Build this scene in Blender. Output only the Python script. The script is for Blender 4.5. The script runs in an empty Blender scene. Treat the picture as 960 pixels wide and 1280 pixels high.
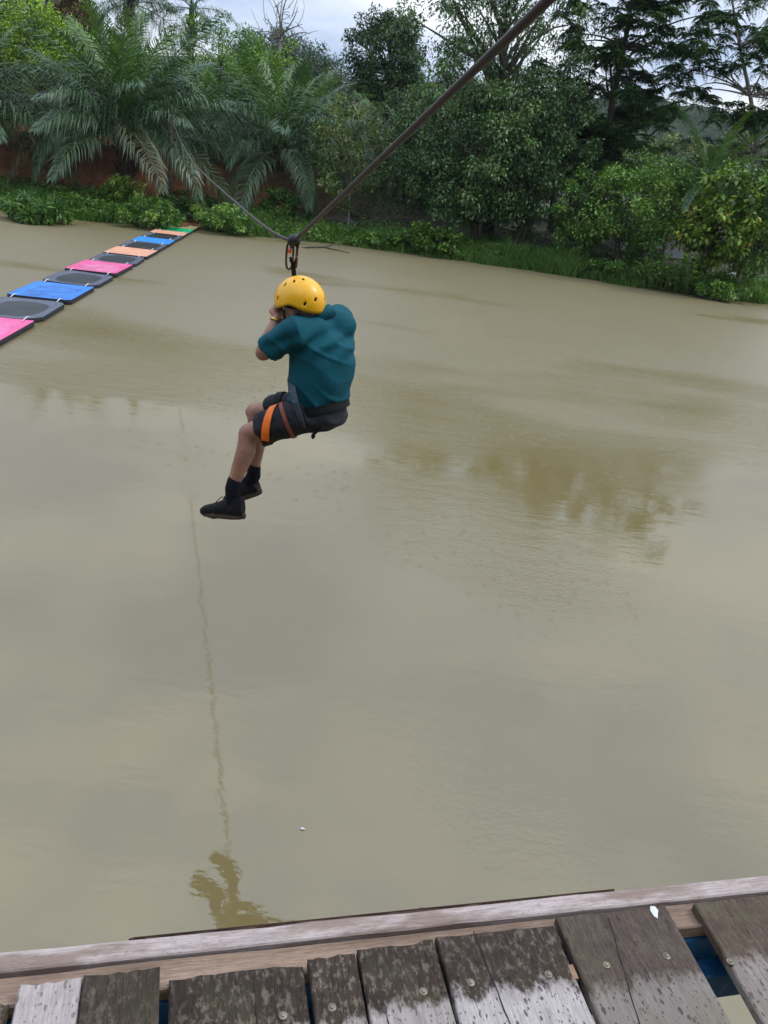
import bpy, bmesh, math, random
import numpy as np
from mathutils import Vector, Matrix

random.seed(7)
RNG = np.random.default_rng(11)
sc = bpy.context.scene
COL = sc.collection

# ------------------------------------------------------------------ camera
CAM_H, FPX = 3.5, 961.0
ROLL, PITCH = math.radians(7.407), math.radians(23.949)
F_ = Vector((0, math.cos(PITCH), -math.sin(PITCH)))
R0 = Vector((1, 0, 0)); U0 = R0.cross(F_)
R_ = math.cos(ROLL) * R0 + math.sin(ROLL) * U0
U_ = -math.sin(ROLL) * R0 + math.cos(ROLL) * U0
cd = bpy.data.cameras.new('camera'); cam = bpy.data.objects.new('camera', cd); COL.objects.link(cam)
cd.sensor_fit = 'VERTICAL'; cd.sensor_height = 36.0; cd.lens = 36.0 * FPX / 1280.0
cd.clip_start = 0.05; cd.clip_end = 3000
cam.matrix_world = Matrix(((R_.x, U_.x, -F_.x, 0), (R_.y, U_.y, -F_.y, 0), (R_.z, U_.z, -F_.z, CAM_H), (0, 0, 0, 1)))
sc.camera = cam

def ray(px, py):
    return F_ + R_ * ((px - 480) / FPX) + U_ * ((640 - py) / FPX)
def at(px, py, dist):                       # surveyed point: sight line met at a ground distance
    d = ray(px, py); return Vector((0, 0, CAM_H)) + d * (dist / math.hypot(d.x, d.y))
def on(px, py, z=0.0):                      # surveyed point on a level plane
    d = ray(px, py); return Vector((0, 0, CAM_H)) + d * ((z - CAM_H) / d.z)

# ------------------------------------------------------------------ world, sun, exposure
SUN_EL, SUN_AZ = math.radians(52), math.radians(75)
w = bpy.data.worlds.new('World'); sc.world = w; w.use_nodes = True
nt = w.node_tree; N = nt.nodes; L = nt.links
for n in list(N): N.remove(n)
out = N.new('ShaderNodeOutputWorld'); bg = N.new('ShaderNodeBackground'); bg.inputs['Strength'].default_value = 0.108
sky = N.new('ShaderNodeTexSky'); sky.sky_type = 'NISHITA'; sky.sun_disc = False
sky.sun_elevation = SUN_EL; sky.sun_rotation = SUN_AZ; sky.air_density = 1.2; sky.dust_density = 2.0
tc = N.new('ShaderNodeTexCoord'); mp = N.new('ShaderNodeMapping'); mp.inputs['Scale'].default_value = (1.0, 1.0, 2.6)
L.new(tc.outputs['Generated'], mp.inputs['Vector'])
nz = N.new('ShaderNodeTexNoise'); nz.inputs['Scale'].default_value = 3.2; nz.inputs['Detail'].default_value = 6; nz.inputs['Roughness'].default_value = 0.55
L.new(mp.outputs['Vector'], nz.inputs['Vector'])
cr = N.new('ShaderNodeValToRGB')            # the cloud deck: darker grey-blue bellies, brighter breaks
cr.color_ramp.elements[0].position = 0.38; cr.color_ramp.elements[0].color = (4.4, 5.5, 7.7, 1)
cr.color_ramp.elements[1].position = 0.64; cr.color_ramp.elements[1].color = (9.2, 9.6, 10.0, 1)
L.new(nz.outputs['Fac'], cr.inputs['Fac'])
mx = N.new('ShaderNodeMix'); mx.data_type = 'RGBA'; mx.inputs['Factor'].default_value = 0.88
L.new(sky.outputs['Color'], mx.inputs['A']); L.new(cr.outputs['Color'], mx.inputs['B'])
sx_ = N.new('ShaderNodeSeparateXYZ'); L.new(tc.outputs['Generated'], sx_.inputs[0])     # overcast sky: brighter overhead than at the horizon
lift = N.new('ShaderNodeMapRange'); lift.inputs['From Min'].default_value = 0.0; lift.inputs['From Max'].default_value = 1.0; lift.inputs['To Min'].default_value = 1.0; lift.inputs['To Max'].default_value = 2.3
L.new(sx_.outputs['Z'], lift.inputs['Value'])
vm = N.new('ShaderNodeVectorMath'); vm.operation = 'SCALE'; L.new(mx.outputs['Result'], vm.inputs[0]); L.new(lift.outputs[0], vm.inputs['Scale'])
L.new(vm.outputs['Vector'], bg.inputs['Color']); L.new(bg.outputs['Background'], out.inputs['Surface'])

sd = bpy.data.lights.new('sun', 'SUN'); sd.energy = 1.5; sd.angle = math.radians(16); sd.color = (1, 0.96, 0.9)
sun = bpy.data.objects.new('sun', sd); COL.objects.link(sun)
sdir = Vector((math.sin(SUN_AZ) * math.cos(SUN_EL), math.cos(SUN_AZ) * math.cos(SUN_EL), math.sin(SUN_EL)))
sun.rotation_euler = sdir.to_track_quat('Z', 'Y').to_euler(); sun.location = (15, 4, 30)

vs = sc.view_settings; vs.view_transform = 'Standard'; vs.look = 'None'; vs.gamma = 1.0; vs.exposure = 0.0; vs.use_curve_mapping = False
cy = sc.cycles
cy.use_denoising = True; cy.max_bounces = 6; cy.diffuse_bounces = 3; cy.glossy_bounces = 3; cy.transmission_bounces = 4
cy.volume_bounces = 0; cy.transparent_max_bounces = 6; cy.caustics_reflective = False; cy.caustics_refractive = False
cy.sample_clamp_indirect = 6.0

# ------------------------------------------------------------------ materials
MATS = {}
def new_mat(name):
    m = bpy.data.materials.new(name); m.use_nodes = True; MATS[name] = m
    t = m.node_tree; return m, t.nodes, t.links, t.nodes['Principled BSDF']
def S(node, key, val): node.inputs[key].default_value = val
def coords(N, L, scale=(1, 1, 1), kind='Object'):
    t = N.new('ShaderNodeTexCoord'); m = N.new('ShaderNodeMapping'); S(m, 'Scale', scale); L.new(t.outputs[kind], m.inputs['Vector']); return m.outputs['Vector']
def noise(N, L, vec, scale, detail=4, rough=0.55):
    n = N.new('ShaderNodeTexNoise'); S(n, 'Scale', scale); S(n, 'Detail', detail); S(n, 'Roughness', rough); L.new(vec, n.inputs['Vector']); return n.outputs['Fac']
def ramp(N, L, fac, stops):
    r = N.new('ShaderNodeValToRGB'); e = r.color_ramp.elements
    while len(e) < len(stops): e.new(0.5)
    for k, (p, c) in enumerate(stops): e[k].position = p; e[k].color = (*c, 1) if len(c) == 3 else c
    L.new(fac, r.inputs['Fac']); return r.outputs['Color']
def math_(N, L, op, a, b=None, c=None):
    m = N.new('ShaderNodeMath'); m.operation = op
    for i, v in enumerate((a, b, c)):
        if v is None: continue
        if isinstance(v, (int, float)): m.inputs[i].default_value = v
        else: L.new(v, m.inputs[i])
    return m.outputs[0]
def mixc(N, L, fac, a, b, mode='MIX'):
    m = N.new('ShaderNodeMix'); m.data_type = 'RGBA'; m.blend_type = mode
    for key, v in (('Factor', fac), ('A', a), ('B', b)):
        if isinstance(v, (int, float)): m.inputs[key].default_value = v
        elif isinstance(v, tuple): m.inputs[key].default_value = (*v, 1)
        else: L.new(v, m.inputs[key])
    return m.outputs['Result']
def bump(N, L, h, strength, dist, normal=None):
    b = N.new('ShaderNodeBump'); S(b, 'Strength', strength); S(b, 'Distance', dist); L.new(h, b.inputs['Height'])
    if normal is not None: L.new(normal, b.inputs['Normal'])
    return b.outputs['Normal']

def simple(name, col, rough=0.6, var=0.25, scale=8.0, metal=0.0, bmp=0.0, kind='Object', coat=0.0):
    m, N, L, P = new_mat(name)
    v = coords(N, L, kind=kind); n = noise(N, L, v, scale, 5)
    lo = tuple(c * (1 - var) for c in col); hi = tuple(min(1, c * (1 + var)) for c in col)
    L.new(ramp(N, L, n, [(0.3, lo), (0.7, hi)]), P.inputs['Base Color'])
    S(P, 'Roughness', rough); S(P, 'Metallic', metal); S(P, 'Coat Weight', coat); S(P, 'Coat Roughness', 0.12)
    if bmp: L.new(bump(N, L, noise(N, L, v, scale * 6, 4), bmp, 0.01), P.inputs['Normal'])
    return m

def leaf_mat(name, dark, mid, light, rough=0.5, trans=0.22, odd=None):
    m, N, L, P = new_mat(name)
    a = N.new('ShaderNodeAttribute'); a.attribute_name = 'tint'
    stops = [(0.05, dark), (0.5, mid), (0.9, light)] + ([(0.975, light), (0.99, odd)] if odd else [])
    c = ramp(N, L, a.outputs['Fac'], stops)
    L.new(c, P.inputs['Base Color']); S(P, 'Roughness', rough); S(P, 'Specular IOR Level', .5)
    tr = N.new('ShaderNodeBsdfTranslucent'); L.new(mixc(N, L, 1.0, c, (1.0, 1.15, 0.5), 'MULTIPLY'), tr.inputs['Color'])
    ms = N.new('ShaderNodeMixShader'); S(ms, 'Fac', trans)
    L.new(P.outputs['BSDF'], ms.inputs[1]); L.new(tr.outputs['BSDF'], ms.inputs[2])
    L.new(ms.outputs[0], N['Material Output'].inputs['Surface'])
    return m

leaf_mat('leaf_dark', (.008, .026, .007), (.034, .086, .020), (.100, .178, .040))
leaf_mat('leaf_gloss', (.010, .034, .010), (.052, .125, .033), (.175, .275, .092), rough=.36)
leaf_mat('leaf_mid', (.016, .056, .008), (.078, .185, .022), (.195, .330, .050))
leaf_mat('leaf_bright', (.034, .085, .009), (.115, .220, .020), (.280, .390, .042), odd=(.30, .22, .04))
leaf_mat('leaf_lime', (.085, .165, .008), (.190, .330, .014), (.360, .520, .030))
leaf_mat('leaf_pale', (.040, .072, .018), (.100, .165, .040), (.200, .270, .075), odd=(.28, .18, .05))
leaf_mat('leaf_feather', (.010, .034, .010), (.044, .112, .030), (.120, .225, .056))
leaf_mat('leaf_far', (.024, .052, .026), (.050, .098, .048), (.095, .155, .075))
leaf_mat('leaf_dry', (.075, .040, .014), (.150, .085, .028), (.230, .140, .050))
leaf_mat('grass_blade', (.040, .110, .016), (.105, .235, .036), (.210, .360, .070), trans=.3)
leaf_mat('palm_leaf', (.012, .040, .018), (.048, .112, .044), (.125, .205, .088), rough=.34, trans=.18)
leaf_mat('palm_leaf_fresh', (.024, .070, .014), (.080, .170, .038), (.175, .280, .070), rough=.36)
leaf_mat('palm_leaf_old', (.040, .060, .030), (.095, .115, .055), (.170, .175, .085), rough=.45)
simple('bark', (.075, .058, .044), .9, .5, 9, bmp=.6)
simple('bark_pale', (.19, .165, .135), .9, .45, 7, bmp=.5)
simple('palm_bark', (.05, .038, .028), .95, .5, 12, bmp=.8)
simple('stem_green', (.10, .13, .05), .6, .3, 10)

# ------------------------------------------------------------------ mesh helpers
def link(name, me, mat=None, parent=None, smooth=False):
    o = bpy.data.objects.new(name, me); COL.objects.link(o)
    if mat: me.materials.append(MATS[mat])
    if smooth: me.polygons.foreach_set('use_smooth', [True] * len(me.polygons))
    if parent: o.parent = parent
    return o
def tag(o, label=None, cat=None, group=None, kind=None):
    if label: o['label'] = label
    if cat: o['category'] = cat
    if group: o['group'] = group
    if kind: o['kind'] = kind
    return o
def empty(name, loc, label, cat, group=None, rz=0):
    o = bpy.data.objects.new(name, None); COL.objects.link(o); o.empty_display_size = .3
    o.location = loc; o.rotation_euler = (0, 0, rz); return tag(o, label, cat, group)

def frames(pts):
    pts = [Vector(p) for p in pts]; T = []
    for i in range(len(pts)):
        T.append((pts[min(i + 1, len(pts) - 1)] - pts[max(i - 1, 0)]).normalized())
    ref = Vector((0, 0, 1)) if abs(T[0].z) < .9 else Vector((1, 0, 0))
    A = (ref - T[0] * ref.dot(T[0])).normalized(); out = []
    for t in T:
        A = (A - t * A.dot(t)).normalized(); out.append((A.copy(), t.cross(A)))
    return pts, T, out

class MB:
    def __init__(s): s.v = []; s.f = []
    def ring_loft(s, rings, cap=True):
        b = len(s.v); n = len(rings[0])
        for r in rings: s.v += [tuple(p) for p in r]
        for i in range(len(rings) - 1):
            for k in range(n):
                s.f.append((b + i * n + k, b + i * n + (k + 1) % n, b + (i + 1) * n + (k + 1) % n, b + (i + 1) * n + k))
        if cap:
            s.f.append(tuple(b + k for k in reversed(range(n)))); e = b + (len(rings) - 1) * n
            s.f.append(tuple(e + k for k in range(n)))
        return s
    def tube(s, pts, rad, n=8, cap=True, round_ends=False):
        pts = [Vector(p) for p in pts]; rad = list(rad) if hasattr(rad, '__len__') else [rad] * len(pts)
        if round_ends:
            t0 = (pts[0] - pts[1]).normalized(); t1 = (pts[-1] - pts[-2]).normalized(); a = pts[0]; z = pts[-1]; ra = rad[0]; rz = rad[-1]
            hp = [a + t0 * ra * math.sin(q) for q in (1.45, 1.1, .6)]; hr = [ra * math.cos(q) for q in (1.45, 1.1, .6)]
            tp = [z + t1 * rz * math.sin(q) for q in (.6, 1.1, 1.45)]; tr = [rz * math.cos(q) for q in (.6, 1.1, 1.45)]
            pts = hp + pts + tp; rad = hr + rad + tr
        p, T, fr = frames(pts); rings = []
        for c, (A, B), r in zip(p, fr, rad):
            rings.append([c + A * (r * math.cos(2 * math.pi * k / n)) + B * (r * math.sin(2 * math.pi * k / n)) for k in range(n)])
        return s.ring_loft(rings, cap)
    def ellip(s, c, ax, ay, az, nu=14, nv=9):
        c = Vector(c); rings = []
        for i in range(nv):
            q = -math.pi / 2 + math.pi * (i + .5) / nv
            rings.append([c + Vector(az) * math.sin(q) + (Vector(ax) * math.cos(2 * math.pi * k / nu) + Vector(ay) * math.sin(2 * math.pi * k / nu)) * math.cos(q) for k in range(nu)])
        return s.ring_loft(rings)
    def box(s, c, ax, ay, az, cham=0.0):
        c = Vector(c); ax, ay, az = Vector(ax), Vector(ay), Vector(az)
        if not cham:
            rings = [[c + az * z - ax - ay, c + az * z + ax - ay, c + az * z + ax + ay, c + az * z - ax + ay] for z in (-1, 1)]
            return s.ring_loft(rings)
        la, lb, lc = ax.length, ay.length, az.length
        def rect(fa, fb, z): return [c + az * z - ax * fa - ay * fb, c + az * z + ax * fa - ay * fb, c + az * z + ax * fa + ay * fb, c + az * z - ax * fa + ay * fb]
        qa, qb, qc = 1 - cham / la, 1 - cham / lb, 1 - cham / lc
        return s.ring_loft([rect(qa, qb, -1), rect(1, 1, -qc), rect(1, 1, qc), rect(qa, qb, 1)])
    def mesh(s, name):
        me = bpy.data.meshes.new(name); me.from_pydata([tuple(p) for p in s.v], [], s.f); me.update(); return me
    def build(s, name, mat, parent=None, smooth=False):
        return link(name, s.mesh(name), mat, parent, smooth)

def np_mesh(name, verts, polys, tint=None):
    """verts (n,3); polys (m,k) with one k; tint per vertex"""
    me = bpy.data.meshes.new(name); n = len(verts); m, k = polys.shape
    me.vertices.add(n); me.vertices.foreach_set('co', np.ascontiguousarray(verts, dtype=np.float32).ravel())
    me.loops.add(m * k); me.loops.foreach_set('vertex_index', np.ascontiguousarray(polys, dtype=np.int32).ravel())
    me.polygons.add(m); me.polygons.foreach_set('loop_start', np.arange(0, m * k, k, dtype=np.int32))
    me.polygons.foreach_set('loop_total', np.full(m, k, dtype=np.int32))
    if tint is not None:
        a = me.attributes.new('tint', 'FLOAT', 'POINT'); a.data.foreach_set('value', np.ascontiguousarray(tint, dtype=np.float32))
    me.update(calc_edges=True); return me

def unit(a): return a / np.maximum(np.linalg.norm(a, axis=-1, keepdims=True), 1e-9)
def leaves_np(pos, direc, nrm, length, width, tint):
    """one folded four-cornered leaf per row"""
    d = unit(direc); n = unit(nrm - d * np.sum(nrm * d, -1, keepdims=True)); s = np.cross(d, n)
    l = length[:, None]; wd = width[:, None]
    b = pos; t = pos + d * l - n * l * .12; m1 = pos + d * l * .45 + s * wd * .5 + n * l * .06; m2 = pos + d * l * .45 - s * wd * .5 + n * l * .06
    v = np.stack([b, m1, t, m2], 1).reshape(-1, 3); k = np.arange(len(pos))[:, None] * 4
    return v, np.concatenate([k, k + 1, k + 2, k + 3], 1), np.repeat(tint, 4)

# ------------------------------------------------------------------ terrain
BX = [-330, -60, -17.5, -15.6, -13.4, -11.4, -9.9, -8.0, -4.7, -1.6, .9, 3.7, 6.6, 10, 12.9, 15.8, 60, 330]
BY = [40, 33, 33.5, 33.7, 34.0, 35.0, 36.2, 36.3, 37.6, 38.0, 37.5, 37.4, 37.0, 35.9, 35.9, 36.0, 37, 40]
def sst(a, b, x): t = np.clip((x - a) / (b - a), 0, 1); return t * t * (3 - 2 * t)
def wob(x, y, f, s=0.0): return np.sin(x * f * 1.3 + s + 1.7 * np.sin(y * f * .9 + s)) * np.cos(y * f * 1.1 + s * 2 + 1.3 * np.sin(x * f * .7))
def bank_s(x, y): return y - np.interp(x, BX, BY) + .25 * wob(x, y * 0, 1.7) + .12 * wob(x, y * 0, 5.1, 2)
def th(x, y):
    x = np.asarray(x, float); y = np.asarray(y, float); s = bank_s(x, y)
    left = 1 - sst(-9, 3, x)
    path = np.exp(-((x + 10.2) / 1.1) ** 2)
    base = np.where(s < 0, np.maximum(s * .55, -1.0), .42 * sst(0, 1.2, s) * (1 - .6 * path))
    flat = .75 * sst(1.5, 9, s) + .9 * sst(9, 30, s)
    rise = .55 * sst(1.2, 4.5, s) + 1.95 * sst(4.2, 6.6, s) + 1.0 * sst(6.5, 14, s) + 3.0 * sst(14, 40, s)
    z = base + flat * (1 - left) + rise * left
    z = z + (.10 * wob(x, y, .9) + .06 * wob(x, y, 2.3, 1)) * sst(.3, 2, s)
    far = sst(45, 330, s)
    z = z + far * (9 + 14 * (1 - sst(-30, 40, x)) + 4 * wob(x, y, .03))
    return z
def th1(x, y): return float(th(np.array([x]), np.array([y]))[0])

def axis(lo, hi, fine_lo, fine_hi, step, far):
    a = list(np.arange(fine_lo, fine_hi, step)); q = fine_hi; d = step
    while q < hi: a.append(q); d = min(d * 1.35, far); q += d
    a.append(hi); q = fine_lo; d = step
    while q > lo: d = min(d * 1.35, far); q -= d; a.append(max(q, lo))
    return np.unique(np.array(a))
gx = axis(-320, 320, -24, 24, .22, 14); gy = axis(31, 372, 32.5, 52, .22, 12)
X, Y = np.meshgrid(gx, gy); Z = th(X, Y); nx, ny = len(gx), len(gy)
idx = np.arange(nx * ny).reshape(ny, nx)
polys = np.stack([idx[:-1, :-1], idx[:-1, 1:], idx[1:, 1:], idx[1:, :-1]], -1).reshape(-1, 4)
me = np_mesh('ground', np.stack([X, Y, Z], -1).reshape(-1, 3), polys)
s_ = bank_s(X, Y); lf = 1 - sst(-10, -2.5, X)
soil = lf * sst(3.6, 4.6, s_ + .5 * wob(X, Y, 1.1)) * (1 - sst(8.5, 11, s_)) * np.clip(.72 + .6 * wob(X, Y, .45, .6), 0, 1)
soil = np.maximum(soil, 1.1 * np.exp(-((X + 10.3 + .45 * np.clip(s_ - 1.2, 0, 9) + .25 * np.sin(s_ * 2)) / .55) ** 2) * sst(-.2, .4, s_) * (1 - sst(6, 8, s_)))
a = me.attributes.new('soil', 'FLOAT', 'POINT'); a.data.foreach_set('value', np.clip(soil, 0, 1).astype(np.float32).ravel())
m, N, L, P = new_mat('ground')
v = coords(N, L); at_ = N.new('ShaderNodeAttribute'); at_.attribute_name = 'soil'
litter = ramp(N, L, noise(N, L, v, 2.2, 8, .65), [(.30, (.016, .014, .010)), (.50, (.035, .032, .016)), (.66, (.040, .055, .018)), (.8, (.085, .070, .045))])
red = ramp(N, L, noise(N, L, v, 1.6, 8, .62), [(.28, (.085, .033, .015)), (.5, (.230, .088, .038)), (.72, (.36, .155, .068))])
fac = math_(N, L, 'MULTIPLY', at_.outputs['Fac'], 1.0)
L.new(mixc(N, L, fac, litter, red), P.inputs['Base Color']); S(P, 'Roughness', .95)
L.new(bump(N, L, noise(N, L, v, 5, 8, .7), .9, .12), P.inputs['Normal'])
tag(link('ground', me, 'ground', smooth=True), kind='structure')

# near shore behind the platform, out of the frame
simple('near_soil', (.10, .065, .04), .95, .5, 1.5, bmp=.5)
gx2 = np.linspace(-60, 60, 60); gy2 = np.linspace(-24.5, -1.2, 26); X, Y = np.meshgrid(gx2, gy2); Z = -.8 + 2.6 * sst(-1.2, -4.5, Y * 1.0) + .12 * wob(X, Y, .8); idx = np.arange(X.size).reshape(X.shape)
tag(link('near_bank', np_mesh('near_bank', np.stack([X, Y, Z], -1).reshape(-1, 3), np.stack([idx[:-1, :-1], idx[:-1, 1:], idx[1:, 1:], idx[1:, :-1]], -1).reshape(-1, 4)), 'near_soil', smooth=True), kind='structure')
# distant ridges
def ridge(name, x0, x1, y0, hgt, seed):
    xs = np.linspace(x0, x1, 90); mb = []; rows = 14
    for j in range(rows):
        f = j / (rows - 1); prof = math.sin(f * math.pi) ** .8
        hh = hgt(xs) * prof * (1 + .10 * np.sin(xs * .09 + seed + j) + .05 * np.sin(xs * .31 + seed * 3 + j * 2))
        mb.append(np.stack([xs, np.full_like(xs, y0 + 60 * f) + 4 * np.sin(xs * .05 + j), hh - .3], -1))
    V = np.array(mb).reshape(-1, 3); idx = np.arange(len(V)).reshape(rows, 90)
    p = np.stack([idx[:-1, :-1], idx[:-1, 1:], idx[1:, 1:], idx[1:, :-1]], -1).reshape(-1, 4)
    return tag(link(name, np_mesh(name, V, p), 'hill_forest', smooth=True), kind='structure')
m, N, L, P = new_mat('hill_forest'); v = coords(N, L)
L.new(ramp(N, L, noise(N, L, v, .35, 8, .7), [(.3, (.014, .034, .018)), (.55, (.035, .070, .030)), (.75, (.070, .110, .042))]), P.inputs['Base Color']); S(P, 'Roughness', .95)
L.new(bump(N, L, noise(N, L, v, .5, 6, .7), 1.0, 2.5), P.inputs['Normal'])
ridge('hills', -310, 310, 305, lambda x: 24 + 22 * sst(20, 190, x) + 10 * np.sin(x * .018 + 1), 1.3)

# ------------------------------------------------------------------ water
m, N, L, P = new_mat('muddy_water')
v = coords(N, L)
murk = noise(N, L, coords(N, L, (.16, .07, 1)), 1.0, 5, .6)
L.new(ramp(N, L, murk, [(.30, (.143, .115, .047)), (.70, (.172, .140, .065))]), P.inputs['Base Color'])
S(P, 'Specular IOR Level', 0.0); S(P, 'Roughness', 1.0)
patch = noise(N, L, coords(N, L, (.10, .22, 1)), 1.0, 3, .5)            # drifting patches of harder rain
yy = N.new('ShaderNodeSeparateXYZ'); L.new(v, yy.inputs[0])
open_ = N.new('ShaderNodeMapRange'); S(open_, 'From Min', 7.5); S(open_, 'From Max', 19.0); L.new(yy.outputs['Y'], open_.inputs['Value'])      # calmer in the lee of the platform
pk = math_(N, L, 'ADD', patch, math_(N, L, 'MULTIPLY', math_(N, L, 'SUBTRACT', open_.outputs[0], .30), .36))
amp = ramp(N, L, pk, [(.40, (.035,) * 3), (.66, (1,) * 3)])
fine = noise(N, L, coords(N, L, (1, 1.5, 1)), 17, 3, .6)
mid = noise(N, L, coords(N, L, (1, 2.0, 1)), 2.6, 3, .55)
vor = N.new('ShaderNodeTexVoronoi'); S(vor, 'Scale', 6.5); S(vor, 'Randomness', 1.0); L.new(v, vor.inputs['Vector'])
dist = vor.outputs['Distance']
wav = math_(N, L, 'SINE', math_(N, L, 'MULTIPLY', dist, 46.0))
env = math_(N, L, 'MAXIMUM', math_(N, L, 'SUBTRACT', 1.0, math_(N, L, 'MULTIPLY', dist, 2.6)), 0.0)
sep = N.new('ShaderNodeSeparateColor'); L.new(vor.outputs['Color'], sep.inputs['Color'])
hit = math_(N, L, 'GREATER_THAN', sep.outputs['Red'], .35)
rings = math_(N, L, 'MULTIPLY', math_(N, L, 'MULTIPLY', wav, env), hit)
fine = math_(N, L, 'SUBTRACT', fine, .5); mid = math_(N, L, 'SUBTRACT', mid, .5)
h = math_(N, L, 'ADD', math_(N, L, 'MULTIPLY', fine, .75), math_(N, L, 'MULTIPLY', rings, .26))
h = math_(N, L, 'MULTIPLY', h, amp)
h = math_(N, L, 'ADD', h, math_(N, L, 'MULTIPLY', math_(N, L, 'MULTIPLY', mid, .8), math_(N, L, 'ADD', math_(N, L, 'MULTIPLY', amp, .85), .15)))
nrm = bump(N, L, h, .60, .022)
rr = N.new('ShaderNodeMapRange'); S(rr, 'To Min', .012); S(rr, 'To Max', .35); L.new(amp, rr.inputs['Value']); 
gl = N.new('ShaderNodeBsdfGlossy'); gl.distribution = 'GGX'; S(gl, 'Color', (1, 1, 1, 1)); L.new(rr.outputs[0], gl.inputs['Roughness']); L.new(nrm, gl.inputs['Normal'])
lw = N.new('ShaderNodeLayerWeight'); S(lw, 'Blend', .5); L.new(nrm, lw.inputs['Normal'])       # sheen of a silty surface film: rises towards grazing angles
rf = math_(N, L, 'ADD', math_(N, L, 'MULTIPLY', math_(N, L, 'POWER', lw.outputs['Facing'], 3.0), .24), .092)
wm = N.new('ShaderNodeMixShader'); L.new(rf, wm.inputs[0]); L.new(P.outputs['BSDF'], wm.inputs[1]); L.new(gl.outputs[0], wm.inputs[2]); L.new(wm.outputs[0], N['Material Output'].inputs['Surface'])
wx = np.array([-320, -60, -10, 0, 10, 60, 320.]); wy = np.array([-24, -6, 0, 6, 14, 24, 36, 41.5])
X, Y = np.meshgrid(wx, wy); idx = np.arange(X.size).reshape(X.shape)
tag(link('river_water', np_mesh('river_water', np.stack([X, Y, X * 0], -1).reshape(-1, 3), np.stack([idx[:-1, :-1], idx[:-1, 1:], idx[1:, 1:], idx[1:, :-1]], -1).reshape(-1, 4)), 'muddy_water'), kind='structure')

# ------------------------------------------------------------------ plants
def ground_at(px, py, dist):
    p = at(px, py, dist); return Vector((p.x, p.y, th1(p.x, p.y) - .03))

def limb(mb, a, b, r0, r1, rng, sag=.12, n=6, seg=6):
    a, b = Vector(a), Vector(b); d = b - a; ln = d.length
    off = Vector(rng.normal(0, 1, 3)) * ln * .06 + Vector((0, 0, ln * sag))
    pts = [a + d * t + off * (4 * t * (1 - t)) for t in np.linspace(0, 1, seg)]
    mb.tube(pts, list(np.linspace(r0, r1, seg)), n)

def crown_leaves(rng, centers, radii, per, leaf, tint0, flat=.75, droop=.35, up=1.0, wide=.5):
    P_, D_, Nn, Ln, T_ = [], [], [], [], []
    for c, r, t0 in zip(centers, radii, tint0):
        k = max(6, int(per * rng.uniform(.7, 1.3)))
        q = unit(rng.normal(0, 1, (k, 3))) * (rng.uniform(0, 1, (k, 1)) ** .45) * r
        q[:, 2] *= flat
        o = unit(q + np.array([0, 0, .15 * r]))
        d = o * .8 + rng.normal(0, .5, (k, 3)); d[:, 2] -= droop
        n = rng.normal(0, .55, (k, 3)) + np.array([0, 0, up]) + o * .5
        P_.append(q + c); D_.append(d); Nn.append(n); Ln.append(leaf * rng.uniform(.6, 1.35, k))
        T_.append(np.clip(t0 + rng.normal(0, .17, k), 0, 1))
    P_, D_, Nn, Ln, T_ = map(np.concatenate, (P_, D_, Nn, Ln, T_))
    return leaves_np(P_, D_, Nn, Ln, Ln * wide, T_)

def crown_clumps(rng, c, r, n, hollow=.5, lump=.28):
    """clump centres through an uneven ellipsoid, mostly towards its skin"""
    u = unit(rng.normal(0, 1, (n, 3)))
    ph = rng.uniform(0, 6.28, 6)
    bulge = 1 + lump * (np.sin(u[:, 0] * 3.1 + ph[0]) * np.cos(u[:, 1] * 2.7 + ph[1]) + .6 * np.sin(u[:, 2] * 4 + ph[2]) * np.sin(u[:, 0] * 5 + ph[3]))
    f = rng.uniform(hollow ** 3, 1, n) ** (1 / 3)
    return np.asarray(c) + u * np.asarray(r) * (f * bulge)[:, None]

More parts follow.
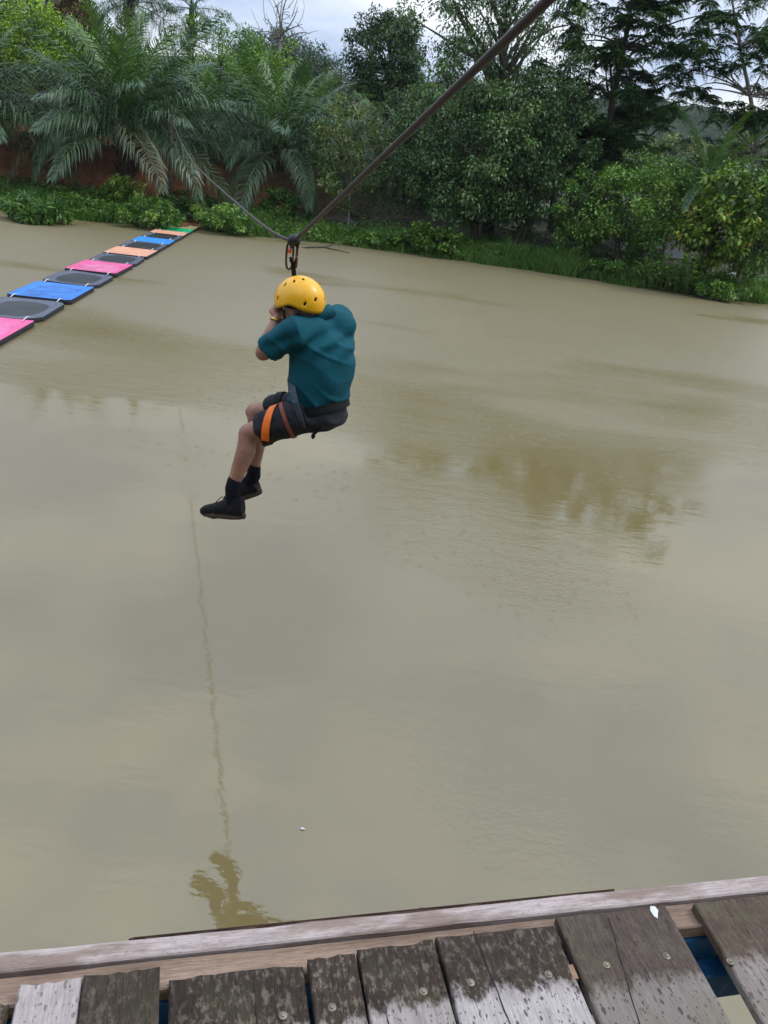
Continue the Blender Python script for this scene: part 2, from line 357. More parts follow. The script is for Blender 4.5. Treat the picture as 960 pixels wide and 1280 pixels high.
def broad_tree(name, label, base, crown_c, crown_r, clumps=60, per=130, leaf=.16, mat='leaf_mid', trunk_r=.14, bark='bark', seed=1,
               clump_r=.2, hollow=.45, droop=.35, group=None, cat='tree', limbs=16, lump=.28, extra=None, wide=.5, flat=.75, lean=(0, 0), stems=1, tint=(.12, .88)):
    rng = np.random.default_rng(seed)
    root = empty(name, base, label, cat, group)
    cc = np.array(crown_c, float)
    C = crown_clumps(rng, cc, crown_r, clumps, hollow, lump)
    if extra is not None:
        for ec, er, en in extra: C = np.concatenate([C, crown_clumps(rng, np.array(ec, float), er, en, .3, lump)])
    C[:, 2] = np.maximum(C[:, 2], .25)
    R = clump_r * min(crown_r) * 2 * rng.uniform(.7, 1.3, len(C)) ** .8
    T0 = np.clip(rng.uniform(*tint, len(C)) + .22 * (rng.uniform(0, 1, len(C)) - .5), 0, 1)
    v, f, t = crown_leaves(rng, C, R, per, leaf, T0, flat, droop, wide=wide)
    mb = MB(); topz = cc[2] + crown_r[2] * .55
    for sidx in range(stems):
        ax = Vector((cc[0] * .9 + (rng.normal(0, .25) * crown_r[0] if stems > 1 else 0), cc[1] * .9 + (rng.normal(0, .2) if stems > 1 else 0), topz))
        b0 = Vector((rng.normal(0, .25) if stems > 1 else 0, rng.normal(0, .2) if stems > 1 else 0, -.25))
        kk = Vector((lean[0], lean[1], 0)); segs = 9; pts = []
        wv = rng.uniform(-1, 1, 4)
        for q in np.linspace(0, 1, segs):
            pts.append(b0.lerp(ax, q) + kk * (4 * q * (1 - q)) + Vector((wv[0] * .12 * math.sin(q * 5 + wv[1]), wv[2] * .12 * math.sin(q * 4 + wv[3]), 0)) * min(1, q * 4))
        rr = trunk_r / math.sqrt(stems)
        mb.tube(pts, [rr * (1.35 if i == 0 else 1.0) * (1 - .86 * i / (segs - 1)) for i in range(segs)], 9)
        for j in rng.choice(len(C), min(limbs // stems + 1, len(C)), replace=False):
            c = Vector(C[j]); q = min(.92, max(.28, (c.z - .25 * crown_r[2]) / max(topz, .1) * rng.uniform(.7, .95)))
            i0 = q * (segs - 1); p0 = pts[int(i0)].lerp(pts[min(int(i0) + 1, segs - 1)], i0 % 1)
            limb(mb, p0, c, rr * (1 - .8 * q) * .6, .012, rng, .10)
    mb.build('trunk', bark, root, True)
    link('crown', np_mesh('crown', v, f, t), mat, root)
    return root

# --- feathery trees: flat sprays of twice-divided leaves hung in tiers
def spray_leaves(rng, centers, radius, fronds, tint0, leaflet=.075):
    P_, D_, Nn, Ln, T_ = [], [], [], [], []
    for c, t0 in zip(centers, tint0):
        k = int(fronds * rng.uniform(.75, 1.25)); az0 = rng.uniform(0, 6.28)
        for j in range(k):
            az = az0 + j * 2.4 + rng.normal(0, .3); ln = radius * rng.uniform(.65, 1.2); el = rng.uniform(-.5, .75)
            t = np.linspace(.15, 1, 13); h = np.array([math.cos(az), math.sin(az), 0.0])
            pts = c + np.outer(t * ln * math.cos(el), h) + np.outer(t * ln * math.sin(el) - .55 * ln * t * t, [0, 0, 1])
            side = np.array([-h[1], h[0], 0.0])
            for sg in (-1, 1):
                d = side * sg + h * .55 + np.array([0, 0, -.28]) + rng.normal(0, .12, (13, 3))
                P_.append(pts); D_.append(d); Nn.append(np.tile([0, 0, 1.0], (13, 1)) + rng.normal(0, .25, (13, 3)))
                Ln.append(leaflet * 2.6 * np.sin(np.pi * (.18 + .72 * t)) * rng.uniform(.8, 1.2)); T_.append(np.clip(t0 + rng.normal(0, .13, 13), 0, 1))
    P_, D_, Nn, Ln, T_ = map(np.concatenate, (P_, D_, Nn, Ln, T_))
    return leaves_np(P_, D_, Nn, Ln, Ln * .36, T_)

def feather_tree(name, label, base, trunk_pts, crown_c, crown_r, sprays=150, radius=.75, fronds=11, seed=1, trunk_r=.2, bark='bark', group=None, limbs=34, tint=(.15, .75), extra=()):
    rng = np.random.default_rng(seed); root = empty(name, base, label, 'tree', group)
    C = crown_clumps(rng, np.array(crown_c, float), crown_r, sprays, .25, .35)
    for ec, er, en in extra: C = np.concatenate([C, crown_clumps(rng, np.array(ec, float), er, en, .2, .3)])
    C[:, 2] += .25 * np.sin(C[:, 2] * 4.2 + C[:, 0])                          # loose tiers with air between
    v, f, t = spray_leaves(rng, C, radius, fronds, rng.uniform(*tint, len(C)))
    mb = MB(); pts = [Vector(p) for p in trunk_pts]; n = len(pts)
    mb.tube(pts, [trunk_r * (1 - .8 * i / (n - 1)) for i in range(n)], 9)
    for j in rng.choice(len(C), min(limbs, len(C)), replace=False):
        c = Vector(C[j]); cand = [p for p in pts[1:] if p.z < c.z + .3] or [pts[1]]
        p0 = min(cand, key=lambda p: (p - c).length + .3 * abs(c.z - .8 - p.z)); i = pts.index(p0)
        limb(mb, p0, c, trunk_r * (1 - .8 * i / (n - 1)) * .5, .014, rng, .05)
    mb.build('trunk', bark, root, True)
    link('crown', np_mesh('crown', v, f, t), 'leaf_feather', root)
    return root

# --- palms: every frond an object; a few shared frond meshes
def frond_mesh(length, bend, seed, leaflet=.85, pairs=74, ruffle=.5, hang=.9, kind='oil'):
    rng = np.random.default_rng(seed); n = 22; t = np.linspace(0, 1, n)
    el = -bend * t ** 1.6; st = length / (n - 1)
    x = np.concatenate([[0], np.cumsum(np.cos(el[:-1]) * st)]); z = np.concatenate([[0], np.cumsum(np.sin(el[:-1]) * st)])
    sway = .05 * length * np.sin(t * 2.2 + rng.uniform(0, 6)) * t
    rp = np.stack([x, sway, z], -1)
    V, Fq, T = [], [], []; base = 0
    rad = .045 * (1 - .88 * t) * (length / 5)
    for i in range(n):                                          # rachis: three-sided
        for k in range(3):
            a_ = 2 * math.pi * k / 3 + .5; V.append(rp[i] + np.array([0, math.cos(a_), math.sin(a_)]) * rad[i]); T.append(.75)
    for i in range(n - 1):
        for k in range(3): Fq.append([i * 3 + k, i * 3 + (k + 1) % 3, (i + 1) * 3 + (k + 1) % 3, (i + 1) * 3 + k])
    base = len(V); tilt0 = rng.uniform(-.2, .2)
    for j in range(pairs):
        q = .14 + .855 * (j + rng.uniform(-.3, .3)) / (pairs - 1); q = min(max(q, .1), .995); i0 = q * (n - 1); i = min(int(i0), n - 2); fr = i0 - i
        c = rp[i] * (1 - fr) + rp[i + 1] * fr; e = el[i] * (1 - fr) + el[i + 1] * fr
        fw = np.array([math.cos(e), 0, math.sin(e)]); upv = np.array([-math.sin(e), 0, math.cos(e)]); sd_ = np.array([0, 1.0, 0])
        prof = max(.16, math.sin(math.pi * (.16 + .80 * q)) ** .75)
        for sg in (-1, 1):
            if rng.uniform() < .05: continue
            ln = leaflet * prof * rng.uniform(.82, 1.15) * length / 5; lift = rng.normal(.15 + tilt0 * sg, ruffle)
            fwd = .45 + .75 * q + rng.normal(0, .1)
            d1 = unit(sd_ * sg * math.cos(lift) + upv * math.sin(lift) + fw * fwd)
            d2 = unit(d1 * .8 + np.array([0, 0, -hang * rng.uniform(.7, 1.3)])); wv = unit(np.cross(d1, upv) + .3 * fw) * .021 * (length / 5) ** .6
            p1 = c + d1 * ln * .5; p2 = p1 + d2 * ln * .5
            V += [c - wv * .5, c + wv * .5, p1 + wv, p1 - wv, p2 + wv * .1, p2 - wv * .1]
            tn = float(np.clip(rng.normal(.48, .2), 0, 1)); T += [tn] * 6
            Fq += [[base, base + 1, base + 2, base + 3], [base + 3, base + 2, base + 4, base + 5]]; base += 6
    return np_mesh('frond', np.array(V), np.array(Fq), np.array(T))

FR = {}
for key, ln, bends in (('oil', 5.0, (.55, .9, 1.25, 1.6, 1.95)), ('coco', 4.2, (.7, 1.1, 1.5))):
    FR[key] = [frond_mesh(ln, b, 100 + i * 7 + len(key), leaflet=1.0 if key == 'oil' else .7, ruffle=.45 if key == 'oil' else .12, hang=1.15 if key == 'oil' else .9) for i, b in enumerate(bends)]
    for me_ in FR[key]: me_.materials.append(MATS['palm_leaf'])
def recol(meshes, mat):
    r = []
    for me_ in meshes:
        c = me_.copy(); c.materials.clear(); c.materials.append(MATS[mat]); r.append(c)
    return r
FR['oil_fresh'] = recol(FR['oil'], 'palm_leaf_fresh'); FR['oil_old'] = recol(FR['oil'], 'palm_leaf_old'); FR['coco_fresh'] = recol(FR['coco'], 'palm_leaf_fresh')

def palm(name, label, base, trunk_h, trunk_r, fronds, scale, seed, kind='oil', fresh=.2, lean=(0, 0), emin=-35, emax=82, group=None, soft=(.15, .75)):
    rng = np.random.default_rng(seed); root = empty(name, base, label, 'palm', group)
    mb = MB(); top = Vector((lean[0], lean[1], trunk_h)); n = 8
    pts = [Vector((lean[0] * q * q, lean[1] * q * q, -.3 + (trunk_h + .3) * q)) for q in np.linspace(0, 1, n)]
    mb.tube(pts, [trunk_r * (1.15 - .2 * q) for q in np.linspace(0, 1, n)], 10)
    if kind == 'oil':                                           # old leaf bases wrapped round the stem
        for j in range(int(26 * trunk_h / 1.5) + 12):
            q = rng.uniform(.15, 1); a_ = j * 2.39996; c = pts[0].lerp(pts[-1], q); o = Vector((math.cos(a_), math.sin(a_), 0))
            mb.tube([c + o * trunk_r * .8, c + o * (trunk_r * 1.3 + .05) + Vector((0, 0, .16)), c + o * (trunk_r * 1.45 + .1) + Vector((0, 0, .36))], [.08, .06, .03], 5)
    mb.build('trunk', 'palm_bark' if kind == 'oil' else 'bark_pale', root, kind != 'oil')
    for j in range(fronds):
        q = (j + .5) / fronds; az = j * 2.39996 + rng.normal(0, .12)
        e = math.radians(emax + (emin - emax) * q ** .85) + rng.normal(0, .07)
        bank = FR[kind]; nb = len(bank)
        key = kind
        if q < fresh: key = kind + '_fresh'
        elif q > .86 and kind == 'oil' and rng.uniform() < .5: key = 'oil_old'
        b = FR[key][int(min(nb - 1, max(0, (nb - 1) * (soft[0] + soft[1] * q) + rng.normal(0, .5))))]
        o = bpy.data.objects.new('frond', b); COL.objects.link(o); o.parent = root
        h = Vector((math.cos(az), math.sin(az), 0))
        o.location = top + h * trunk_r * .7 * (.3 + q) + Vector((0, 0, -.25 * q))
        o.rotation_euler = Matrix.Rotation(az, 3, 'Z').__matmul__(Matrix.Rotation(-e, 3, 'Y')).__matmul__(Matrix.Rotation(rng.normal(0, .25), 3, 'X')).to_euler()
        k = scale * rng.uniform(.86, 1.1) * (.8 if q < .1 else 1); o.scale = (k, k, k)
    return root

GP = 'oil palms on the far bank'
palm('oil_palm', 'large spreading oil palm rooted in the red soil bank with pale drooping lower fronds', ground_at(158, 200, 41.5), 2.0, .36, 50, 1.22, 3, fresh=.24, emin=-8, emax=86, soft=(.05, .62))
palm('oil_palm', 'dark oil palm at the end of the red bank, fronds reaching towards the biggest palm', ground_at(-45, 170, 42.5), 2.6, .33, 38, 1.2, 9, fresh=.1, emin=-5, soft=(.1, .6))
palm('oil_palm', 'oil palm with silvery arching fronds above the heap of dead fronds', ground_at(345, 225, 43.5), 1.0, .34, 42, 1.08, 21, fresh=.2, emin=-14, soft=(.1, .7))
palm('oil_palm', 'slim oil palm beside the cable anchor post', ground_at(262, 150, 45.5), 1.2, .28, 26, .85, 14, fresh=.1)
palm('oil_palm', 'oil palm behind the small pale green sapling', ground_at(428, 190, 47.5), 1.3, .3, 30, .9, 15, fresh=.35)
palm('oil_palm', 'upright oil palm standing under the round dense tree', ground_at(508, 200, 49), 1.9, .3, 30, .95, 26, fresh=.35, emin=-60)
palm('oil_palm', 'tall thin palm rising above the canopy, its crown against the sky', ground_at(238, 150, 60), 6.6, .17, 15, .66, 37, emin=-30, emax=85)
palm('oil_palm', 'tall dark palm behind the lime green tree', ground_at(48, 100, 58), 7.4, .28, 30, 1.05, 48, emin=-55)
palm('oil_palm', 'palm with ragged top behind the biggest palm', ground_at(165, 100, 55), 6.5, .24, 24, .85, 51, emin=-40)
palm('oil_palm', 'half hidden palm in the misty thicket left of the dead tree', ground_at(300, 150, 54), 2.0, .27, 26, .85, 62, fresh=.4)
palm('oil_palm', 'low palm in the misty thicket beneath the dead tree', ground_at(385, 160, 56), 1.9, .27, 26, .85, 63, fresh=.4)
palm('coconut_palm', 'young coconut palm with arching fronds behind the yellow green shrubs', ground_at(880, 240, 40.2), 4.5, .12, 24, .76, 71, kind='coco', fresh=.8, emin=-20)

def tree_px(name, label, bpx, dist, cpx, cpy, rx, rz, ry=None, **k):
    """base under image column bpx; crown centre and half-sizes surveyed at the same distance (m per unit of view)"""
    b = at(bpx, 240, dist); b = Vector((b.x, b.y, th1(b.x, b.y))); c = at(cpx, cpy, dist) - b
    kx = dist / FPX * 1.03
    return broad_tree(name, label, b, c, (rx * kx, (ry or rx) * kx * .8, rz * kx), **k)

# mid-bank trees
tree_px('broadleaf_tree', 'tall open crowned tree with forked dark limbs against the sky', 618, 42.5, 632, 22, 102, 88, mat='leaf_gloss', clumps=120, per=100, leaf=.19, trunk_r=.30, seed=5, clump_r=.085, hollow=.25, droop=.8, limbs=44, lump=.35, wide=.42)
tree_px('broadleaf_tree', 'dense bushy tree with a stout trunk, overhanging the grassy waterline', 603, 40.5, 590, 190, 82, 82, mat='leaf_gloss', clumps=230, per=150, leaf=.17, trunk_r=.22, bark='bark', seed=6, clump_r=.115, droop=.5, limbs=24, extra=[((.3, -.3, 2.2), (2.4, 1.6, 1.0), 40)])
tree_px('broadleaf_tree', 'bushy tree with thin forked leaning stems beside the stout trunked tree', 655, 41.0, 678, 210, 52, 78, mat='leaf_gloss', clumps=120, per=130, leaf=.16, trunk_r=.17, bark='bark', seed=8, clump_r=.13, droop=.55, limbs=18, stems=3, lean=(.2, 0))
tree_px('broadleaf_tree', 'dark leafy tree filling in behind the forked stems', 700, 47, 690, 150, 70, 85, mat='leaf_dark', clumps=110, per=110, leaf=.18, trunk_r=.2, seed=18, clump_r=.12)
tree_px('broadleaf_tree', 'dark green tree crowding behind the dense bushy tree', 545, 47, 552, 165, 62, 70, mat='leaf_dark', clumps=110, per=110, leaf=.18, trunk_r=.2, seed=19, clump_r=.12)
tree_px('shrub', 'grey green rounded shrub under the dense bushy tree', 545, 39.8, 548, 222, 33, 34, mat='leaf_gloss', clumps=46, per=110, leaf=.15, trunk_r=.06, seed=28, clump_r=.17, cat='shrub')
tree_px('sapling', 'slender sapling with pale green leaves and a thin straight stem', 440, 40.3, 436, 190, 46, 54, mat='leaf_pale', clumps=60, per=75, leaf=.17, trunk_r=.055, bark='bark_pale', seed=31, clump_r=.13, hollow=.2, droop=.3, lump=.4, tint=(.35, .9))
tree_px('broadleaf_tree', 'round topped dense tree standing above the palms', 482, 60, 481, 78, 40, 52, mat='leaf_dark', clumps=190, per=150, leaf=.19, trunk_r=.25, seed=33, clump_r=.15, lump=.05, hollow=.55)
tree_px('broadleaf_tree', 'lime green flat topped tree behind the palm fronds', 55, 49, 48, 58, 56, 36, mat='leaf_lime', clumps=90, per=110, leaf=.16, trunk_r=.16, seed=35, clump_r=.15, lump=.2)
tree_px('creeper_tree', 'brown withered tree cloaked in dry leaves behind the biggest palm', 97, 52.5, 97, 22, 17, 52, mat='leaf_dry', clumps=60, per=90, leaf=.17, trunk_r=.14, seed=36, clump_r=.22, lump=.1, droop=.9)
tree_px('broadleaf_tree', 'fresh green tree in the misty thicket beside the tall thin palm', 272, 53, 276, 92, 50, 56, mat='leaf_mid', clumps=90, per=105, leaf=.16, trunk_r=.17, seed=38, clump_r=.14, tint=(.35, .95))
tree_px('broadleaf_tree', 'yellowish bushy tree below the dead tree', 338, 58, 336, 92, 34, 30, mat='leaf_lime', clumps=50, per=90, leaf=.17, trunk_r=.14, seed=39, clump_r=.16, tint=(.1, .6))
# right-hand shrubs
tree_px('shrub', 'broad fresh green shrub beside the yellow green shrub', 792, 39.0, 792, 257, 58, 52, mat='leaf_mid', clumps=130, per=110, leaf=.15, trunk_r=.09, seed=41, clump_r=.125, stems=3, cat='shrub', tint=(.3, .95), wide=.55)
tree_px('shrub', 'darker low shrub between forked stems and the broad fresh green shrub', 728, 39.2, 728, 272, 34, 44, mat='leaf_mid', clumps=60, per=110, leaf=.15, trunk_r=.07, seed=42, clump_r=.15, stems=2, cat='shrub', tint=(.15, .7))
tree_px('shrub', 'yellow green shrub with big leaves, some turned orange', 905, 38.3, 905, 277, 48, 48, mat='leaf_bright', clumps=120, per=62, leaf=.24, trunk_r=.09, seed=43, clump_r=.13, stems=3, cat='shrub', wide=.62, droop=.6)
tree_px('shrub', 'leafy shrub overhanging the white stone', 958, 39.5, 955, 276, 40, 62, mat='leaf_mid', clumps=90, per=100, leaf=.17, trunk_r=.16, bark='bark_pale', seed=44, clump_r=.15, cat='shrub', lean=(-.3, 0))
tree_px('broadleaf_tree', 'pale distant tree beyond the coconut palm', 850, 66, 840, 196, 42, 26, mat='leaf_pale', clumps=60, per=80, leaf=.24, trunk_r=.2, seed=45, clump_r=.16)
tree_px('broadleaf_tree', 'pale bushy tree behind the coconut palm and the leafy shrub', 930, 58, 934, 200, 44, 30, mat='leaf_pale', clumps=60, per=85, leaf=.22, trunk_r=.2, seed=46, clump_r=.16)
tree_px('shrub', 'mid green shrub in front of the coconut palm', 850, 43, 842, 246, 38, 30, mat='leaf_mid', clumps=70, per=100, leaf=.16, trunk_r=.08, seed=47, clump_r=.15, cat='shrub')

# feathery trees
b = ground_at(760, 240, 45.0)
def rel(px, py, d, b): return tuple(at(px, py, d) - b)
feather_tree('feathery_tree', 'dark feathery leaved tree with tiers of drooping sprays', b, [(0, 0, -.2), rel(757, 200, 45, b), rel(765, 130, 45, b), rel(780, 60, 45, b), rel(790, 0, 45, b), rel(792, -50, 45, b)],
             rel(785, 70, 45, b), (4.0, 3.2, 6.6), sprays=400, radius=.66, fronds=12, seed=81, trunk_r=.24, extra=[(rel(745, 185, 44, b), (2.6, 2.0, 1.6), 50)])
b = ground_at(945, 250, 43.0)
feather_tree('feathery_tree', 'airy feathery tree with pale slim limbs and gaps of sky', b, [(0, 0, -.2), rel(948, 190, 43, b), rel(938, 120, 43, b), rel(925, 60, 43, b), rel(915, 0, 43, b), rel(912, -40, 43, b)],
             rel(930, 55, 43, b), (3.6, 2.8, 5.2), sprays=170, radius=.66, fronds=12, seed=85, trunk_r=.13, bark='bark_pale', limbs=40, extra=[(rel(975, 140, 43, b), (1.5, 1.3, .9), 12)])

# dead tree
rng = np.random.default_rng(91); base = ground_at(338, 120, 74); root = empty('dead_tree', base, 'bare dead tree with thin grey twigs against the sky', 'tree')
mb = MB(); tip = at(352, 40, 74) - base
mb.tube([(0, 0, -.3), tip * .5 + Vector((.15, 0, 0)), tip], [.2, .14, .10], 7)
ends = [(366, -12), (345, 5), (330, 22), (378, 30), (388, 42), (322, 40), (372, 8), (340, -5), (356, -18), (333, 48)]
for (px, py) in ends:
    e = at(px, py, 74 + rng.normal(0, 1)) - base; s0 = tip * rng.uniform(.75, 1.0); limb(mb, s0, e, .075, .02, rng, .08)
    for _ in range(4):
        q = rng.uniform(.4, .95); s1 = s0.lerp(e, q); limb(mb, s1, s1 + Vector(rng.normal(0, 1, 3)) * .8 + (e - s0) * .2, .03, .012, rng, .05, 4, 4)
mb.build('trunk', 'bark_pale', root, True)

# background forest: shared crowns, one object per tree
proto = []
for k in range(4):
    proto.append(broad_tree('forest_tree', 'dull green tree in the forest rising behind the bank', (0, 0, 0), (0, 0, 5.2), (2.7, 2.6, 3.2), clumps=90, per=85, leaf=.24, mat=('leaf_dark', 'leaf_far', 'leaf_mid', 'leaf_dark')[k], trunk_r=.2, seed=120 + k, clump_r=.15, group='trees of the forest behind the bank', limbs=10))
spots = []
rng = np.random.default_rng(77)
for row, (d0, n_) in enumerate(((53, 22), (62, 23), (74, 22))):
    for i in range(n_):
        px = -290 + (i + .5) * 1540 / n_ + rng.normal(0, 14); spots.append((px, d0 + rng.normal(0, 2), row))
for i, (px, d, row) in enumerate(spots):
    p = at(px, 240, d); src = proto[i % 4]
    top_py = float(np.interp(px, [-300, 120, 185, 215, 300, 430, 530, 560, 700, 800, 960, 1040], [-40, -10, 48, 62, 84, 112, 128, 110, 100, 176, 178, 178])) + rng.uniform(0, 26)
    if px > 520 and row > 0 and rng.uniform() < .35: continue
    if i < 4: o = src; kids = list(src.children)
    else:
        o = src.copy(); COL.objects.link(o); kids = []
        for ch in src.children: c = ch.copy(); COL.objects.link(c); c.parent = o
    o.location = (p.x, p.y, th1(p.x, p.y) - .1); o.rotation_euler = (0, 0, rng.uniform(0, 6.28))
    k = max(.3, (at(px, top_py, d).z - o.location.z) / 8.9); o.scale = (max(k, .55) * rng.uniform(.95, 1.2), max(k, .55), k)
# unseen trees added behind the platform; they block sky to darken the near water
rng = np.random.default_rng(79)
for i in range(16):
    src = proto[i % 4]; o = src.copy(); COL.objects.link(o)
    for ch in src.children: c = ch.copy(); COL.objects.link(c); c.parent = o
    x_, y_ = -21 + i * 2.8 + rng.normal(0, .4), -7.5 - 3.5 * (i % 2) + rng.normal(0, .5)
    o.location = (x_, y_, 1.55); o.rotation_euler = (0, 0, rng.uniform(0, 6.28)); k = rng.uniform(1.05, 1.3); o.scale = (k, k, k)
    tag(o, 'unseen green tree added behind the platform to shade the near water', 'tree', 'unseen shading trees added on the near bank')
# misty hilltop trees
rng = np.random.default_rng(78)
fp = broad_tree('hilltop_tree', 'misty blue grey tree on the far hilltop', (0, 0, 0), (0, 0, 6), (3.8, 3.6, 4.4), clumps=70, per=70, leaf=.42, mat='leaf_far', trunk_r=.3, seed=140, clump_r=.16, group='misty trees on the far hilltop', limbs=8)
hs = [(305, 118, 62), (318, 122, 46), (332, 116, 40), (347, 125, 42), (362, 118, 44), (378, 120, 52), (394, 124, 60), (290, 120, 66), (412, 128, 72), (272, 130, 74), (430, 128, 80)]
for i, (px, d, ty) in enumerate(hs):
    top = at(px, ty, d)
    if i == 0: o = fp
    else:
        o = fp.copy(); COL.objects.link(o)
        for ch in fp.children: c = ch.copy(); COL.objects.link(c); c.parent = o
    gz = th1(top.x, top.y); k = max(.5, (top.z - gz) / 10.0)
    o.location = (top.x, top.y, gz - .1); o.scale = (min(k, 1.25), min(k, 1.25), k); o.rotation_euler = (0, 0, i * 1.3)

# --- low plants at the water's edge
def mound(name, label, px, dist, w_, h_, mat, seed, leaf=.14, n=40, per=90, wide=.5, tint=(.3, .85), cat='bush', group=None, droop=.4):
    p = at(px, 260, dist); b = Vector((p.x, p.y, max(0.02, th1(p.x, p.y))))
    return broad_tree(name, label, b, (0, 0, h_ * .45), (w_, w_ * .7, h_ * .6), clumps=n, per=per, leaf=leaf, mat=mat, trunk_r=.03, seed=seed, clump_r=.17, hollow=.35, limbs=10, cat=cat, group=group, wide=wide, tint=tint, stems=3, droop=droop, bark='stem_green', lump=.2)
mound('bush', 'leafy green bush at the waterline beside the end of the mat bridge', 186, 35.6, 1.35, 1.25, 'leaf_mid', 201)
mound('bush', 'bright leafy bush at the waterline across the landing from the mat bridge', 283, 36.9, 1.5, 1.15, 'leaf_mid', 202, tint=(.4, .95))
mound('bush', 'low broad leaved creeper bush spilling to the water under the rounded shrub', 545, 38.0, 1.5, 1.05, 'leaf_bright', 203, leaf=.2, per=60, wide=.75, tint=(.1, .5))
mound('bush', 'low creeper spreading along the waterline next to the broad leaved creeper bush', 485, 38.3, 1.1, .6, 'leaf_mid', 204, leaf=.17, per=60, wide=.7, n=26)
mound('bush', 'yellow green bush growing at the foot of the biggest palm', 155, 38.6, .8, 1.3, 'leaf_bright', 205, leaf=.2, per=60, wide=.35, tint=(.2, .8))
mound('bush', 'dark bush under the oil palm with silvery fronds', 350, 40.5, .9, 1.2, 'leaf_mid', 206, tint=(.1, .6))
mound('bush', 'small yellow green plant near the litter on the path', 290, 39.4, .32, .42, 'leaf_lime', 207, leaf=.12, n=12, per=40)
mound('bush', 'reedy dark bush at the end of the waterline under the red bank', 40, 34.4, 1.4, .9, 'leaf_mid', 208, wide=.22, leaf=.3, tint=(.2, .6))
mound('bush', 'bushy creeper covering the slope above the landing', 240, 39.6, 1.9, 1.0, 'leaf_dark', 209, n=60, tint=(.2, .8))
mound('bush', 'low leafy growth at the foot of the broad fresh green shrub', 800, 37.8, 1.5, .8, 'leaf_mid', 210, tint=(.2, .7))
mound('bush', 'green tangle under the leafy shrub by the white stone', 935, 37.2, 1.1, .7, 'leaf_mid', 211, tint=(.3, .9))

# clumps of ginger-like plants with blade leaves
def blade_plant(name, label, px, dist, hgt, stems, seed, mat='leaf_mid', group=None, leaf=.55):
    rng = np.random.default_rng(seed); p = at(px, 300, dist); b = Vector((p.x, p.y, max(0, th1(p.x, p.y) - .03))); root = empty(name, b, label, 'plant', group)
    mb = MB(); Pp, Dd, Nn, Ln, Tt = [], [], [], [], []
    for _ in range(stems):
        az = rng.uniform(0, 6.28); ln = hgt * rng.uniform(.6, 1.1); o = Vector((rng.normal(0, .22), rng.normal(0, .18), -.05)); tp = o + Vector((math.cos(az) * ln * .35, math.sin(az) * ln * .3, ln))
        pts = [o.lerp(tp, q) + Vector((0, 0, .12 * ln * math.sin(q * 3.1))) for q in (0, .35, .7, 1)]; mb.tube(pts, [.014, .012, .009, .005], 5)
        for j in range(9):
            q = .25 + .75 * j / 8; c = o.lerp(tp, q) + Vector((0, 0, .12 * ln * math.sin(q * 3.1))); a2 = az + (1.57 if j % 2 else -1.57) + rng.normal(0, .3)
            Pp.append(c); Dd.append((math.cos(a2), math.sin(a2), rng.uniform(-.1, .7))); Nn.append((rng.normal(0, .2), rng.normal(0, .2), 1)); Ln.append(leaf * rng.uniform(.7, 1.1)); Tt.append(np.clip(rng.normal(.6, .2), 0, 1))
    mb.build('stem', 'stem_green', root, True)
    Ln = np.array(Ln); v, f, t = leaves_np(np.array(Pp), np.array(Dd, float), np.array(Nn, float), Ln, Ln * .16, np.array(Tt)); link('foliage', np_mesh('foliage', v, f, t), mat, root)
    return root
GG = 'blade leaved plants below the shrubs'
for i, (px, d, hh) in enumerate(((828, 37.2, 1.5), (848, 37.4, 1.3), (868, 37.1, 1.6), (884, 37.6, 1.2))):
    blade_plant('ginger_plant', 'ginger like plant with long blade leaves under the yellow green shrub', px, d, hh, 9, 220 + i, group=GG)

# heap of dead palm fronds
rng = np.random.default_rng(230); p = ground_at(415, 240, 41.5); root = empty('dead_frond_heap', p, 'heap of grey dead palm fronds lying on the dark bank', 'dead fronds')
fd = recol(FR['oil'], 'leaf_dry')
simple('dead_grey', (.12, .10, .085), .95, .4, 6)
for me_ in fd: me_.materials.clear(); me_.materials.append(MATS['dead_grey'])
for i in range(9):
    o = bpy.data.objects.new('frond', fd[i % len(fd)]); COL.objects.link(o); o.parent = root
    o.location = (rng.normal(-.8, 1.1), rng.normal(0, .5), .12 + .06 * i); az = rng.normal(.2, .7) + (math.pi if i % 2 else 0)
    o.rotation_euler = (rng.normal(0, .4), rng.uniform(-.25, .12), az); k = rng.uniform(.3, .45); o.scale = (k, k, k * .5)

# --- grass and ground cover: uncountable
rng = np.random.default_rng(240)
def scatter(n, x0, x1, s0, s1, pw=1.0):
    x = rng.uniform(x0, x1, n); s = s0 + (s1 - s0) * rng.uniform(0, 1, n) ** pw; y = np.interp(x, BX, BY) + s; return x, y, th(x, y), s
def blades(n, x0, x1, s0, s1, h0, h1, wd, dens):
    x, y, z, s = scatter(n, x0, x1, s0, s1, 1.2); keep = (rng.uniform(0, 1, n) < dens(x, y, s)) & (z > -.12); x, y, z = x[keep], y[keep], z[keep]; n = len(x)
    hh = rng.uniform(h0, h1, n) * (1 + .35 * wob(x, y, .8)); az = rng.uniform(0, 6.28, n); ln = rng.normal(0, .32, (n, 2)) * hh[:, None]
    b = np.stack([x, y, z - .04], -1); sd_ = np.stack([np.cos(az), np.sin(az), az * 0], -1) * wd
    m1 = b + np.stack([ln[:, 0] * .4, ln[:, 1] * .4, hh * .62], -1); tp = b + np.stack([ln[:, 0] * 1.25, ln[:, 1] * 1.25, hh], -1)
    v = np.stack([b - sd_, b + sd_, m1 + sd_ * .7, tp, m1 - sd_ * .7], 1).reshape(-1, 3); k = np.arange(n)[:, None] * 5
    return v, np.concatenate([k, k + 1, k + 2, k + 3, k + 4], 1), np.repeat(np.clip(rng.normal(.5, .22, n) + .15 * wob(x, y, .5, 3), 0, 1), 5)
landing = lambda x: 1 - np.exp(-((x + 10.2) / .9) ** 2)
